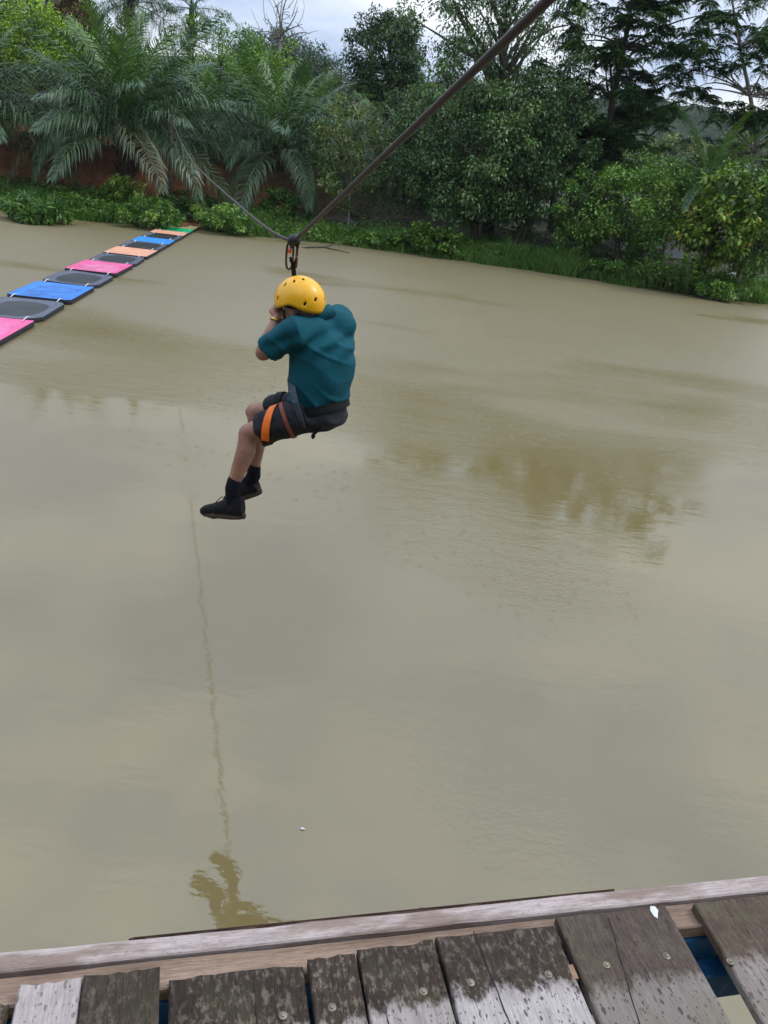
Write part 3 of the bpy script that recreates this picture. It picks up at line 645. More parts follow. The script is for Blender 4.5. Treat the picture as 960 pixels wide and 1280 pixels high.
v, f, t = blades(70000, -24, 24, -.35, 2.6, .16, .50, .014, lambda x, y, s: landing(x) * np.clip(.65 + .5 * wob(x, y, .6, 1), .15, 1))
tag(link('bank_grass', np_mesh('bank_grass', v, f, t), 'grass_blade'), 'wet green grass fringing the waterline of the far bank', 'grass', kind='stuff')
v, f, t = blades(26000, 4, 24, -.3, 1.3, .35, .85, .016, lambda x, y, s: np.clip(.5 + .7 * wob(x, y, .9, 2), .05, 1))
tag(link('tall_grass', np_mesh('tall_grass', v, f, t), 'grass_blade'), 'tall grass on the far bank below the green shrubs', 'grass', kind='stuff')
x, y, z, s = scatter(130000, -24, 24, .1, 11, 1.15)
dens = np.clip(.35 + .6 * wob(x, y, .55, .7) + .3 * wob(x, y, 1.5, 2), 0, 1) * landing(x) * (1 - np.interp(x, [-24, -9, -4, 24], [.9, .9, .3, .3]) * sst(3.6, 4.8, s) * (1 - sst(8, 11, s))) * (1 - .75 * sst(4, 6, s) * sst(-6, 0, x))
kp = rng.uniform(0, 1, len(x)) < dens; x, y, z = x[kp], y[kp], z[kp]; n = len(x); ln = rng.uniform(.07, .2, n)
az = rng.uniform(0, 6.28, n)
v, f, t = leaves_np(np.stack([x, y, z + rng.uniform(.02, .28, n)], -1), np.stack([np.cos(az), np.sin(az), rng.normal(.1, .35, n)], -1), rng.normal(0, .35, (n, 3)) + [0, 0, 1], ln, ln * .55, np.clip(rng.normal(.42, .22, n) + .2 * wob(x, y, .4), 0, 1))
tag(link('ground_cover', np_mesh('ground_cover', v, f, t), 'leaf_mid'), 'low leafy weeds carpeting the slope of the far bank', 'ground cover', kind='stuff')

x, y, z, s = scatter(70000, -24, 24, -.15, 3.4, 1.0)
dens = np.clip(.45 + .7 * wob(x, y, .7, 4.2) + .3 * wob(x, y, 2.1, 1), 0, 1) * landing(x); kp = (rng.uniform(0, 1, len(x)) < dens) & (z > -.1); x, y, z = x[kp], y[kp], z[kp]; n = len(x); ln = rng.uniform(.07, .19, n); az = rng.uniform(0, 6.28, n)
hh = rng.uniform(.05, .34, n) * (1 + .5 * wob(x, y, 1.1, 2))
v, f, t = leaves_np(np.stack([x, y, z + hh], -1), np.stack([np.cos(az), np.sin(az), rng.normal(0, .35, n)], -1), rng.normal(0, .35, (n, 3)) + [0, -.25, 1], ln, ln * .55, np.clip(rng.normal(.55, .2, n) + .25 * wob(x, y, .5, 6), 0, 1))
tag(link('waterside_weeds', np_mesh('waterside_weeds', v, f, t), 'leaf_mid'), 'bright leafy weeds growing among the grass at the waterline', 'weeds', kind='stuff')

# --- small things on the far bank
simple('stone_white', (.55, .53, .52), .85, .25, 5, bmp=.5); simple('plastic_grey', (.30, .31, .32), .5, .2, 6); simple('black_rubber', (.012, .012, .013), .6, .3, 9)
simple('wood_post', (.07, .055, .042), .9, .4, 7, bmp=.6)
def rough_rock(name, label, p, r, mat, seed, cat='stone'):
    rng = np.random.default_rng(seed); bm = bmesh.new(); bmesh.ops.create_icosphere(bm, subdivisions=3, radius=1)
    pl = [Vector(rng.normal(0, 1, 3)).normalized() for _ in range(11)]; of = rng.uniform(.62, .95, 11)
    for vv in bm.verts:
        k = min([o / max(.05, vv.co.dot(q)) for q, o in zip(pl, of) if vv.co.dot(q) > .05] + [1.0]); vv.co *= k * (1 + rng.normal(0, .01)); vv.co = Vector((vv.co.x * r[0], vv.co.y * r[1], vv.co.z * r[2]))
    me = bpy.data.meshes.new(name); bm.to_mesh(me); bm.free(); o = link(name, me, mat); o.location = p; return tag(o, label, cat)
p = on(914, 357, .32); rough_rock('white_stone', 'pale white stone lying in the bank grass', (p.x, p.y, th1(p.x, p.y) + .22), (.42, .3, .26), 'stone_white', 3)
p = on(800, 325, .5); rough_rock('brown_stone', 'brownish stone slab showing through the grass below the broad fresh green shrub', (p.x, p.y, th1(p.x, p.y) + .1), (.5, .25, .14), 'bark_pale', 5)
# crumpled sheet and dark hose near the path
rng = np.random.default_rng(260); p = ground_at(262, 242, 39.0); g = 14; V = []
for i in range(g):
    for j in range(g):
        a_, b_ = (i / (g - 1) - .5), (j / (g - 1) - .5); q = .18 * math.sin(a_ * 9 + b_ * 4) * math.cos(b_ * 8) + .12 * math.sin(a_ * 15 + 2); V.append((a_ * .8 + .05 * math.sin(b_ * 11), b_ * .6, .16 + q * .6 + .25 * (1 - 2.5 * (a_ * a_ + b_ * b_))))
idx = np.arange(g * g).reshape(g, g)
o = link('plastic_sheet', np_mesh('plastic_sheet', np.array(V), np.stack([idx[:-1, :-1], idx[:-1, 1:], idx[1:, 1:], idx[1:, :-1]], -1).reshape(-1, 4)), 'plastic_grey', smooth=True); o.location = p
o.modifiers.new('thick', 'SOLIDIFY').thickness = .008; tag(o, 'crumpled grey plastic sheet dumped on the weeds by the path', 'plastic sheet')
p = ground_at(240, 250, 38.3); mb = MB(); mb.tube([(-.9, .2, .28), (-.5, .1, .34), (0, -.05, .26), (.5, -.2, .3), (.85, -.2, .2)], .075, 8); o = mb.build('black_pipe', 'black_rubber', None, True); o.location = p; tag(o, 'black pipe lying on the weeds by the crumpled sheet', 'pipe')
# driftwood twig at the edge
p = on(402, 313, 0); mb = MB(); mb.tube([(-1.1, .1, -.05), (-.5, 0, .06), (.1, .05, .14), (.6, 0, .10), (1.2, .1, .04)], [.02, .035, .04, .03, .012], 6); mb.tube([(.1, .05, .14), (.5, .2, .3), (.8, .2, .34)], [.025, .018, .008], 5)
o = mb.build('driftwood', 'bark', None, True); o.location = p; tag(o, 'fallen branch sticking out of the water below the sapling', 'branch')
# shed glimpsed through the shrubs
simple('shed_wall', (.42, .41, .44), .8, .2, 2); simple('shed_roof', (.30, .31, .34), .55, .25, 3)
p = ground_at(822, 260, 45.5); root = empty('shed', p, 'small pale shed half hidden behind the broad fresh green shrub', 'shed')
mb = MB(); mb.box((0, 0, 1.05), (1.9, 0, 0), (0, 1.3, 0), (0, 0, 1.1)); mb.build('wall', 'shed_wall', root)
mb = MB()
for sg in (-1, 1): mb.box((0, sg * .8, 2.46), (2.15, 0, 0), (0, .86, -sg * .30), (0, .012, .035))
mb.build('roof', 'shed_roof', root)
mb = MB(); mb.box((-.7, -1.32, .95), (.4, 0, 0), (0, .025, 0), (0, 0, .95)); mb.build('door', 'wood_post', root)
# ------------------------------------------------------------------ floating mat bridge
def mat_mat(name, border, centre, shape):
    """foam mat: trim colour and a worn printed panel in the middle; shape 'oval', 'rect' or None"""
    m, N, L, P = new_mat(name)
    v = coords(N, L); grain = noise(N, L, v, 40, 3); wear = noise(N, L, v, 3, 5)
    sp = N.new('ShaderNodeSeparateXYZ'); L.new(v, sp.inputs[0])
    ax = math_(N, L, 'ABSOLUTE', math_(N, L, 'DIVIDE', sp.outputs['X'], .50)); ay = math_(N, L, 'ABSOLUTE', math_(N, L, 'DIVIDE', sp.outputs['Y'], .80))
    pw = 2.6 if shape == 'oval' else 9.0
    r = math_(N, L, 'POWER', math_(N, L, 'ADD', math_(N, L, 'POWER', ax, pw), math_(N, L, 'POWER', ay, pw)), 1 / pw)
    ins = ramp(N, L, math_(N, L, 'ADD', r, math_(N, L, 'MULTIPLY', grain, .04)), [(.97, (1,) * 3), (1.0, (0,) * 3)])
    if shape is None: ins_v = 0.0
    speck = ramp(N, L, math_(N, L, 'ADD', math_(N, L, 'MULTIPLY', grain, .6), math_(N, L, 'MULTIPLY', wear, .4)), [(.40, tuple(c * .55 for c in centre)), (.62, tuple(min(1, c * 1.5 + .01) for c in centre))])
    edge = ramp(N, L, wear, [(.3, tuple(c * .85 for c in border)), (.7, tuple(min(1, c * 1.12) for c in border))])
    col = edge if shape is None else mixc(N, L, ins, edge, speck)
    L.new(col, P.inputs['Base Color']); S(P, 'Roughness', .42)
    L.new(bump(N, L, noise(N, L, v, 60, 3), .25, .004), P.inputs['Normal'])
mat_mat('mat_pink', (.72, .10, .28), (.78, .14, .34), 'oval'); mat_mat('mat_grey', (.085, .095, .135), (.018, .020, .024), 'oval'); mat_mat('mat_grey_rect', (.10, .11, .15), (.014, .016, .020), 'rect')
mat_mat('mat_blue', (.030, .20, .62), (.030, .16, .52), 'rect'); mat_mat('mat_sky', (.035, .26, .68), (.035, .26, .68), None); mat_mat('mat_peach', (.72, .36, .23), (.72, .36, .23), None)
mat_mat('mat_pink_faint', (.70, .10, .28), (.66, .16, .32), 'oval'); mat_mat('mat_green', (.02, .48, .20), (.02, .48, .20), None); mat_mat('mat_cream', (.72, .60, .26), (.72, .60, .26), None)
simple('foam_side', (.014, .013, .022), .7, .3, 20); simple('rope_white', (.65, .64, .62), .8, .2, 40)
MATS_ROW = [('mat_pink', 12.30, 14.33, .10, 'bright pink foam mat with a worn centre, first of the floating bridge'),
            ('mat_grey', 14.45, 16.42, .34, 'slate grey rounded foam mat with black oval between the bright pink and blue mats'),
            ('mat_blue', 16.56, 18.58, .10, 'blue foam mat with a darker speckled panel on the floating bridge'),
            ('mat_grey', 18.72, 20.62, .34, 'slate grey rounded foam mat with black oval between the blue and faded pink mats'),
            ('mat_pink_faint', 20.74, 22.72, .06, 'pink foam mat with a faded oval, sixth neighbour of the slate mats in mid bridge'),
            ('mat_grey', 22.86, 24.60, .26, 'slate grey foam mat with black oval between pink and peach mats'),
            ('mat_peach', 24.70, 26.50, .05, 'plain peach foam mat in the middle of the floating bridge'),
            ('mat_grey_rect', 26.62, 28.36, .08, 'grey foam mat with black square panel between peach and plain blue mats'),
            ('mat_sky', 28.46, 30.06, .05, 'plain light blue foam mat on the floating bridge'),
            ('mat_grey_rect', 30.18, 31.72, .08, 'grey foam mat with black panel just past the plain light blue mat'),
            ('mat_peach', 31.82, 33.10, .05, 'plain peach foam mat next to the green mat'),
            ('mat_green', 33.20, 34.75, .05, 'plain green foam mat near the landing'),
            ('mat_cream', 34.85, 36.30, .05, 'cream yellow foam mat touching the landing on the far bank')]
MATS_ROW[4] = MATS_ROW[4][:4] + ('pink foam mat with a faded oval in the middle of the floating bridge',)
for k, (mt, y0, y1, cr_, lab) in enumerate(MATS_ROW):
    rng = np.random.default_rng(300 + k); yc = (y0 + y1) / 2; xc = -8.1 - (yc - 17.6) * .132; hl = (y1 - y0) / 2; hw = .66
    ang = math.atan(.132) + rng.normal(0, .012)
    root = empty('foam_mat', (xc, yc, .005), lab, 'foam mat', 'floating mat bridge', rz=ang)
    # outline with rounded corners, a slight sag in the middle and lifted edges
    prof = []
    for cx_, cy_, a0 in ((1, 1, 0), (-1, 1, 90), (-1, -1, 180), (1, -1, 270)):
        for q in range(7):
            a_ = math.radians(a0 + q * 15); prof.append((cx_ * (hw - cr_) + cr_ * math.cos(a_), cy_ * (hl - cr_) + cr_ * math.sin(a_)))
    V = []; Fc = []; n = len(prof); ringsf = (1.0, .985, .8, .55, .28)
    lift = lambda x, y: .035 * (abs(x) / hw) ** 3 + .03 * (abs(y) / hl) ** 4 + .012 * math.sin(x * 5 + k) * math.cos(y * 4 + k)
    for fi, fr in enumerate(ringsf):
        for (x, y) in prof: V.append((x * fr, y * fr, lift(x * fr, y * fr) + (.048 if fi else .042)))
    V.append((0, 0, lift(0, 0) + .048))
    for r_ in range(len(ringsf) - 1):
        for q in range(n): Fc.append((r_ * n + q, r_ * n + (q + 1) % n, (r_ + 1) * n + (q + 1) % n, (r_ + 1) * n + q))
    o0 = (len(ringsf) - 1) * n
    for q in range(n): Fc.append((o0 + q, o0 + (q + 1) % n, len(V) - 1))
    me = bpy.data.meshes.new('top_sheet'); me.from_pydata(V, [], Fc); link('top_sheet', me, mt, root, True)
    V = []; Fc = []
    for zz, gr in ((.043, .97), (.038, 1.006), (-.01, 1.012), (-.055, 1.0), (-.06, .9)):
        for (x, y) in prof: V.append((x * gr, y * gr, lift(x, y) + zz))
    for r_ in range(4):
        for q in range(n): Fc.append((r_ * n + q, (r_ + 1) * n + q, (r_ + 1) * n + (q + 1) % n, r_ * n + (q + 1) % n))
    Fc.append(tuple(4 * n + q for q in range(n))[::-1])
    me = bpy.data.meshes.new('foam_core'); me.from_pydata(V, [], Fc); link('foam_core', me, 'foam_side', root)
    if k < 12:
        for sx in (-.47, .47):
            mb = MB(); e = hl + .02
            mb.tube([(sx, hl - .14, .09), (sx + .01, hl - .05, .115), (sx, e + .06, .12), (sx - .01, e + .16, .115), (sx, e + .24, .095)], .010 if k < 5 else .013, 6); mb.build('tie_rope', 'rope_white', root, True)
# ------------------------------------------------------------------ zip line
CX = lambda y: .756 - .33 * y                    # the cable hangs in one vertical plane
def in_plane(px, py):
    d = ray(px, py); t = .756 / (d.x + .33 * d.y); return Vector((0, 0, CAM_H)) + d * t
far_px = [(358, 302), (328, 282), (297, 255), (276, 237), (255, 217.5), (238, 199), (227.5, 180), (213, 145)]
PUL = in_plane(368, 302)
def cable_z(y):                                  # sag profile surveyed from the photograph
    ys = [4.29, 5.0, 6.33, 7.25, 9.1, 12.15, 16.6, 21.5, 29.2, 35.9, 37.6]; zs = [PUL.z, 3.052, 3.046, 3.054, 3.07, 3.105, 3.21, 3.44, 3.94, 4.41, 4.53]
    return float(np.interp(y, ys, zs))
m, N, L, P = new_mat('steel_cable'); v = coords(N, L); wv = N.new('ShaderNodeTexWave'); S(wv, 'Scale', 60); S(wv, 'Distortion', 1.5); L.new(v, wv.inputs['Vector'])
L.new(ramp(N, L, wv.outputs['Fac'], [(.2, (.022, .015, .014)), (.8, (.048, .032, .027))]), P.inputs['Base Color']); S(P, 'Roughness', .55); S(P, 'Metallic', .5)
ANCH_Y = 37.6; anchor = Vector((CX(ANCH_Y), ANCH_Y, 4.53))
pts = [Vector((CX(y), y, PUL.z + (4.29 - y) * .288 + .012 * (4.29 - y) ** 2 * 0)) for y in np.linspace(-3.0, 4.29, 12)]
ctrl = [Vector((CX(y), y, cable_z(y))) for y in (4.29, 5.0, 6.33, 7.25, 9.1, 12.15, 16.6, 21.5, 29.2, 35.9, 37.6)]
far_pts = []
for i in range(len(ctrl) - 1):
    p0, p1, p2, p3 = ctrl[max(i - 1, 0)], ctrl[i], ctrl[i + 1], ctrl[min(i + 2, len(ctrl) - 1)]
    for q in np.linspace(0, 1, 5)[(0 if i == 0 else 1):]:
        far_pts.append(.5 * ((2 * p1) + (p2 - p0) * q + (2 * p0 - 5 * p1 + 4 * p2 - p3) * q * q + (3 * p1 - p0 - 3 * p2 + p3) * q ** 3))
mb = MB(); mb.tube(pts + far_pts[1:], .0105, 8); tag(mb.build('zip_line', 'steel_cable', None, True), 'brown steel zip line cable stretched across the river', 'cable')
gz = th1(anchor.x, anchor.y); root = empty('anchor_post', (anchor.x, anchor.y, gz), 'dark timber post holding the far end of the cable', 'post')
mb = MB(); mb.tube([(0, .12, -.4), (.02, .12, 1.2), (0, .12, 4.65 - gz)], [.14, .12, .11], 9); mb.build('post', 'wood_post', root, True)
mb = MB()
for i in range(4): mb.tube([(.15 * math.cos(a_), .12 + .15 * math.sin(a_), 4.38 - gz + .06 * i) for a_ in np.linspace(0, 6.28, 14)], .032, 6)
mb.build('rope_wrap', 'black_rubber', root, True)
# launch post on the platform side, out of the frame
y_ = -3.0; z_ = pts[0].z; root = empty('launch_post', (CX(y_), y_ - .12, 1.9), 'timber post holding the near end of the cable on the platform', 'post')
mb = MB(); mb.tube([(0, 0, -2.5), (0, 0, z_ - 1.6)], [.12, .1], 10); mb.build('post', 'wood_post', root, True)

# ------------------------------------------------------------------ platform
ED = Vector((1, .262, 0)).normalized(); IN = Vector((ED.y, -ED.x, 0)); UP = Vector((0, 0, 1)); ZT = 1.955
O = on(0, 1216, ZT)                              # a point on the kerb's inner edge
def dk(u, v_, z): return O + ED * u + IN * v_ + UP * (z - ZT)
def u_of(px, py):
    p = on(px, py, ZT); return (p - O).dot(ED)
def uv_of(px, py):
    p = on(px, py, ZT); return (p - O).dot(ED), (p - O).dot(IN)

def wood(name, pale, dark, wet_edge, green=0.0, seed=0.0, spots=1.0, mott=.5, stain=0.0):
    """weathered board: local X across, local Y along (0 at the outer end); a stained end, then bleached wood with pitted specks"""
    m, N, L, P = new_mat(name)
    t = N.new('ShaderNodeTexCoord'); mp_ = N.new('ShaderNodeMapping'); S(mp_, 'Location', (seed * 3.1, seed * 1.7, seed)); L.new(t.outputs['Object'], mp_.inputs['Vector']); base = mp_.outputs['Vector']
    def st(x, y): q = N.new('ShaderNodeMapping'); S(q, 'Scale', (x, y, x)); L.new(base, q.inputs['Vector']); return q.outputs['Vector']
    gr = noise(N, L, st(170, 9), 1.0, 8, .7); gr2 = noise(N, L, st(420, 34), 1.0, 6, .7)
    grain = math_(N, L, 'ADD', math_(N, L, 'MULTIPLY', gr, .6), math_(N, L, 'MULTIPLY', gr2, .4))
    blotch = noise(N, L, st(26, 12), 1.0, 7, .65); mottle = noise(N, L, st(75, 40), 1.0, 7, .72)
    def pits(x, y, r, keep):
        vo = N.new('ShaderNodeTexVoronoi'); S(vo, 'Scale', 1.0)
        wv_ = N.new('ShaderNodeMix'); wv_.data_type = 'RGBA'; wv_.blend_type = 'LINEAR_LIGHT'; S(wv_, 'Factor', .25); L.new(st(x, y), wv_.inputs['A']); nn = N.new('ShaderNodeTexNoise'); S(nn, 'Scale', 2.2); L.new(st(x, y), nn.inputs['Vector']); L.new(nn.outputs['Color'], wv_.inputs['B'])
        L.new(wv_.outputs['Result'], vo.inputs['Vector']); sc_ = N.new('ShaderNodeSeparateColor'); L.new(vo.outputs['Color'], sc_.inputs['Color'])
        rr_ = math_(N, L, 'MULTIPLY', sc_.outputs['Green'], r); d_ = math_(N, L, 'LESS_THAN', vo.outputs['Distance'], rr_); return math_(N, L, 'MULTIPLY', d_, math_(N, L, 'GREATER_THAN', sc_.outputs['Red'], keep))
    spot = math_(N, L, 'MAXIMUM', pits(95, 45, .42, .45), pits(190, 95, .42, .55)); spot = math_(N, L, 'MULTIPLY', spot, .75 * spots)
    palec = ramp(N, L, grain, [(.34, tuple(c * .55 for c in pale)), (.48, tuple(c * .92 for c in pale)), (.66, tuple(min(1, c * 1.28) for c in pale))])
    darkc = ramp(N, L, grain, [(.34, tuple(c * .35 for c in dark)), (.50, dark), (.68, tuple(min(1, c * 1.9) for c in dark))])
    lich = ramp(N, L, mottle, [(.50, (0,) * 3), (.62, (1,) * 3)]); darkc = mixc(N, L, math_(N, L, 'MULTIPLY', lich, mott), darkc, mixc(N, L, .5, darkc, tuple(pale[i] * (.9, .8, .68)[i] for i in range(3))))
    darkc = mixc(N, L, math_(N, L, 'MULTIPLY', ramp(N, L, blotch, [(.52, (0,) * 3), (.66, (1,) * 3)]), .8), darkc, tuple(c * .28 for c in dark))
    sp = N.new('ShaderNodeSeparateXYZ'); L.new(t.outputs['Object'], sp.inputs[0])
    edge = math_(N, L, 'ADD', sp.outputs['Y'], math_(N, L, 'MULTIPLY', math_(N, L, 'SUBTRACT', blotch, .5), .14)); edge = math_(N, L, 'ADD', edge, math_(N, L, 'MULTIPLY', math_(N, L, 'SUBTRACT', mottle, .5), .07))
    k = N.new('ShaderNodeMapRange'); S(k, 'From Min', wet_edge - .008); S(k, 'From Max', wet_edge + .020); L.new(edge, k.inputs['Value'])
    col = mixc(N, L, k.outputs[0], darkc, palec)
    col = mixc(N, L, math_(N, L, 'MULTIPLY', ramp(N, L, blotch, [(.50, (0,) * 3), (.72, (1,) * 3)]), .45), col, tuple(c * 1.5 for c in dark))
    col = mixc(N, L, spot, col, tuple(c * .55 for c in dark))
    if stain: col = mixc(N, L, math_(N, L, 'MULTIPLY', ramp(N, L, noise(N, L, st(14, 2.6), 1.0, 6, .65), [(.47, (0,) * 3), (.58, (1,) * 3)]), stain), col, mixc(N, L, grain, tuple(c * .55 for c in dark), tuple(c * 2.0 for c in dark)))
    if green: col = mixc(N, L, math_(N, L, 'MULTIPLY', ramp(N, L, noise(N, L, base, 9, 5), [(.45, (0,) * 3), (.7, (1,) * 3)]), green), col, (.13, .135, .06))
    L.new(col, P.inputs['Base Color']); S(P, 'Roughness', .82); S(P, 'Specular IOR Level', .25)
    L.new(bump(N, L, math_(N, L, 'ADD', grain, math_(N, L, 'MULTIPLY', spot, -.5)), .7, .006), P.inputs['Normal'])
PALE, DARK = (.245, .213, .208), (.055, .041, .034)
wood('plank_pale', (.39, .345, .338), (.09, .07, .06), -.5, 0, 1, .7)
wood('plank_stain', (.20, .175, .160), (.042, .030, .023), .60, .12, 2, .6, .8)
wood('plank_dark', (.34, .30, .288), (.034, .024, .018), .125, .15, 3, .8, .8)
wood('plank_tan', (.38, .332, .31), (.042, .030, .022), .145, .05, 4, .9, .9)
wood('plank_white', (.42, .378, .372), (.038, .027, .021), .135, .05, 5, 1.0, .6)
wood('plank_mossy', (.205, .176, .160), (.072, .051, .044), .17, .30, 6, 1.0, .5)
wood('plank_brown', (.24, .205, .186), (.080, .054, .042), .14, .30, 7, .9, .5)
wood('rail_pale', (.44, .370, .355), (.16, .115, .09), -.5, 0, 8, .25, stain=.75)
wood('rail_tan', (.31, .22, .165), (.14, .095, .068), -.5, 0, 9, .15, stain=.6)
m_, N, L, P = new_mat('blue_paint'); v = coords(N, L); ch = noise(N, L, v, 30, 6)
L.new(ramp(N, L, ch, [(.40, (.012, .105, .27)), (.62, (.016, .15, .36)), (.72, (.16, .24, .30))]), P.inputs['Base Color']); S(P, 'Roughness', .5)
simple('screw_steel', (.20, .175, .13), .5, .4, 60, metal=.6); simple('paint_white', (.55, .55, .56), .6, .1, 20); simple('tan_wood', (.22, .13, .08), .8, .3, 20); simple('slot_dark', (.02, .018, .016), .8, .2, 20)

plat = empty('wooden_platform', dk(1.0, .6, 0), 'weathered wooden launch platform with bolted planks on a blue frame', 'platform'); PO = Vector(plat.location)
BM = {}
def board(name, mat, org, ax, ay, sx, sy, sz, seed, parent=plat, rough=.003, nseg=14, skew=0.0):
    """org: middle of the outer end, top face; ax across, ay along; slightly worn edges"""
    rng = np.random.default_rng(seed); V, Fc = [], []; nx_ = 9
    e0 = rng.normal(0, rough, nx_ + 1); wl = rng.normal(0, rough * .5, nseg + 1); wr = rng.normal(0, rough * .5, nseg + 1); warp = rng.normal(0, .004)
    def grid(z, inset):
        for j in range(nseg + 1):
            for i in range(nx_ + 1):
                fx = i / nx_ - .5; y = sy * j / nseg; x = fx * (sx - 2 * inset) + (wl[j] if i == 0 else wr[j] if i == nx_ else 0) + skew * y
                if j == 0: y += e0[i] + inset
                V.append((x, y, z + warp * (fx * 2) ** 2 * 2))
    grid(0, .0035); grid(-.0035, 0); grid(-sz, 0); c = nx_ + 1; tot = c * (nseg + 1)
    for j in range(nseg):
        for i in range(nx_):
            a_ = j * c + i; Fc.append((a_, a_ + 1, a_ + c + 1, a_ + c)); b_ = 2 * tot + a_; Fc.append((b_, b_ + c, b_ + c + 1, b_ + 1))
    rim = [i for i in range(c)] + [j * c + nx_ for j in range(1, nseg + 1)] + [nseg * c + i for i in range(nx_ - 1, -1, -1)] + [j * c for j in range(nseg - 1, 0, -1)]
    for l0, l1 in ((0, tot), (tot, 2 * tot)):
        for q in range(len(rim)):
            a_, b_ = rim[q], rim[(q + 1) % len(rim)]; Fc.append((l0 + a_, l1 + a_, l1 + b_, l0 + b_))
    me = bpy.data.meshes.new(name); me.from_pydata(V, [], Fc); o = link(name, me, mat, parent)
    M = Matrix((( ax.x, ay.x, 0, org.x - PO.x), (ax.y, ay.y, 0, org.y - PO.y), (ax.z, ay.z, 1, org.z - PO.z), (0, 0, 0, 1))); o.matrix_local = M; BM[o.name] = M
    return o
# outer kerb and ledger run along the edge (their 'along' axis is ED)
kerb = board('kerb_rail', 'rail_pale', dk(-1.6, -.032, ZT - .009), IN, ED, .044, 6.4, .09, 1, rough=.0022, nseg=60)
ledger = board('ledger_rail', 'rail_tan', dk(-1.6, .030, ZT - .027), IN, ED, .064, 6.4, .036, 2, rough=.002, nseg=60)
ua_, _ = uv_of(165, 1185); ub_, _ = uv_of(770, 1108)
wood('bark_edge', (.12, .075, .058), (.06, .038, .03), -.5, 0, 9, .0)
board('wane_edge', 'bark_edge', dk(ua_, -.0575, ZT - .011), IN, ED, .009, ub_ - ua_, .03, 3, rough=.004, nseg=46)
# planks: left and right edges of the outer end, from the photograph
PL = [(-260, 1290, -40, 1262, 'plank_pale', .0, .0), (-38, 1262, 12, 1252, 'plank_tan', .01, 0), (24, 1232, 103, 1224, 'plank_pale', .03, .003), (105, 1222, 200, 1211, 'plank_stain', .028, .004),
      (212, 1221, 379, 1203, 'plank_dark', .02, -.002), (384, 1198, 443, 1192, 'plank_tan', .008, .001), (446, 1187, 541, 1177, 'plank_dark', .0, .003), (545, 1172, 691, 1157, 'plank_white', -.015, .004),
      (696, 1150, 830, 1132, 'plank_mossy', -.035, .007), (868, 1131, 1010, 1112, 'plank_brown', -.05, .005), (1016, 1110, 1170, 1092, 'plank_tan', -.04, .003), (1176, 1090, 1330, 1075, 'plank_white', -.03, 0),
      (1336, 1073, 1500, 1056, 'plank_dark', -.02, .003), (1506, 1055, 1680, 1038, 'plank_brown', -.02, .001), (1690, 1037, 1870, 1020, 'plank_pale', -.01, .002)]
planks = []
for i, (xa, ya, xb, yb_, mt, sk, dz) in enumerate(PL):
    ua, va = uv_of(xa, ya); ub, vb = uv_of(xb, yb_); wdt = ub - ua; zt = ZT + dz
    o = board('plank', mt, dk((ua + ub) / 2, (va + vb) / 2, zt), -ED, IN, wdt, 2.3, .024, 20 + i, rough=.0016, skew=-sk); planks.append((o, ua, ub, (va + vb) / 2, zt))
def screw(o, px, py, zt):
    u_, v_ = uv_of(px, py); p = dk(u_, v_, zt); loc = BM[o.name].inverted() @ (p - PO)
    mb = MB(); n = 12
    rings = [[(loc.x + r * math.cos(6.283 * k / n), loc.y + r * math.sin(6.283 * k / n), loc.z + h) for k in range(n)] for r, h in ((.0092, -.002), (.0092, .0012), (.0072, .0022), (.0066, .0022), (.0048, .0016), (.0046, .0048), (.0028, .0056))]
    mb.ring_loft(rings); mb.build('screw', 'screw_steel', o, True)
for (k, px, py) in ((5, 415, 1260), (6, 529, 1241), (7, 588, 1230), (7, 685, 1220), (8, 757, 1209), (8, 832, 1198), (4, 354, 1269), (4, 241, 1290), (9, 912, 1204), (9, 1000, 1180)): screw(planks[k][0], px, py, planks[k][4])
# chip of white paint and a wooden wedge between boards
o, ua, ub, v0_, zt = planks[8]; p = dk(*uv_of(817, 1142), zt + .001); loc = BM[o.name].inverted() @ (p - PO)
mb = MB(); sh = [(-.008, -.012), (.004, -.014), (.010, -.002), (.009, .013), (.003, .020), (-.004, .008), (-.010, .0)]
mb.ring_loft([[(loc.x + a_, loc.y + b_, loc.z) for a_, b_ in sh], [(loc.x + a_, loc.y + b_, loc.z + .0012) for a_, b_ in sh]]); mb.build('paint_chip', 'paint_white', o)
p = dk(*uv_of(716, 1216), ZT - .006); mb = MB(); mb.box(p - PO, ED * .006, IN * .016, UP * .010); mb.build('wedge', 'tan_wood', plat)
# narrow splits seen as dark seams in the boards
for k, (xa, ya, xb, yb_) in ((7, (592, 1166, 640, 1290)), (4, (318, 1212, 322, 1290)), (8, (760, 1150, 800, 1290)), (6, (470, 1215, 488, 1290))):
    o, ua, ub, v0_, zt = planks[k]; a_ = BM[o.name].inverted() @ (dk(*uv_of(xa, ya), zt) - PO); b_ = BM[o.name].inverted() @ (dk(*uv_of(xb, yb_), zt) - PO)
    mb = MB(); q = [a_.lerp(b_, t_) + Vector((.0012 * math.sin(t_ * 17 + k), 0, .0006)) for t_ in np.linspace(0, 1, 12)]
    mb.tube(q, [.0010 + .0008 * math.sin(t_ * 9 + k) ** 2 for t_ in np.linspace(0, 1, 12)], 5); mb.build('seam', 'slot_dark', o)
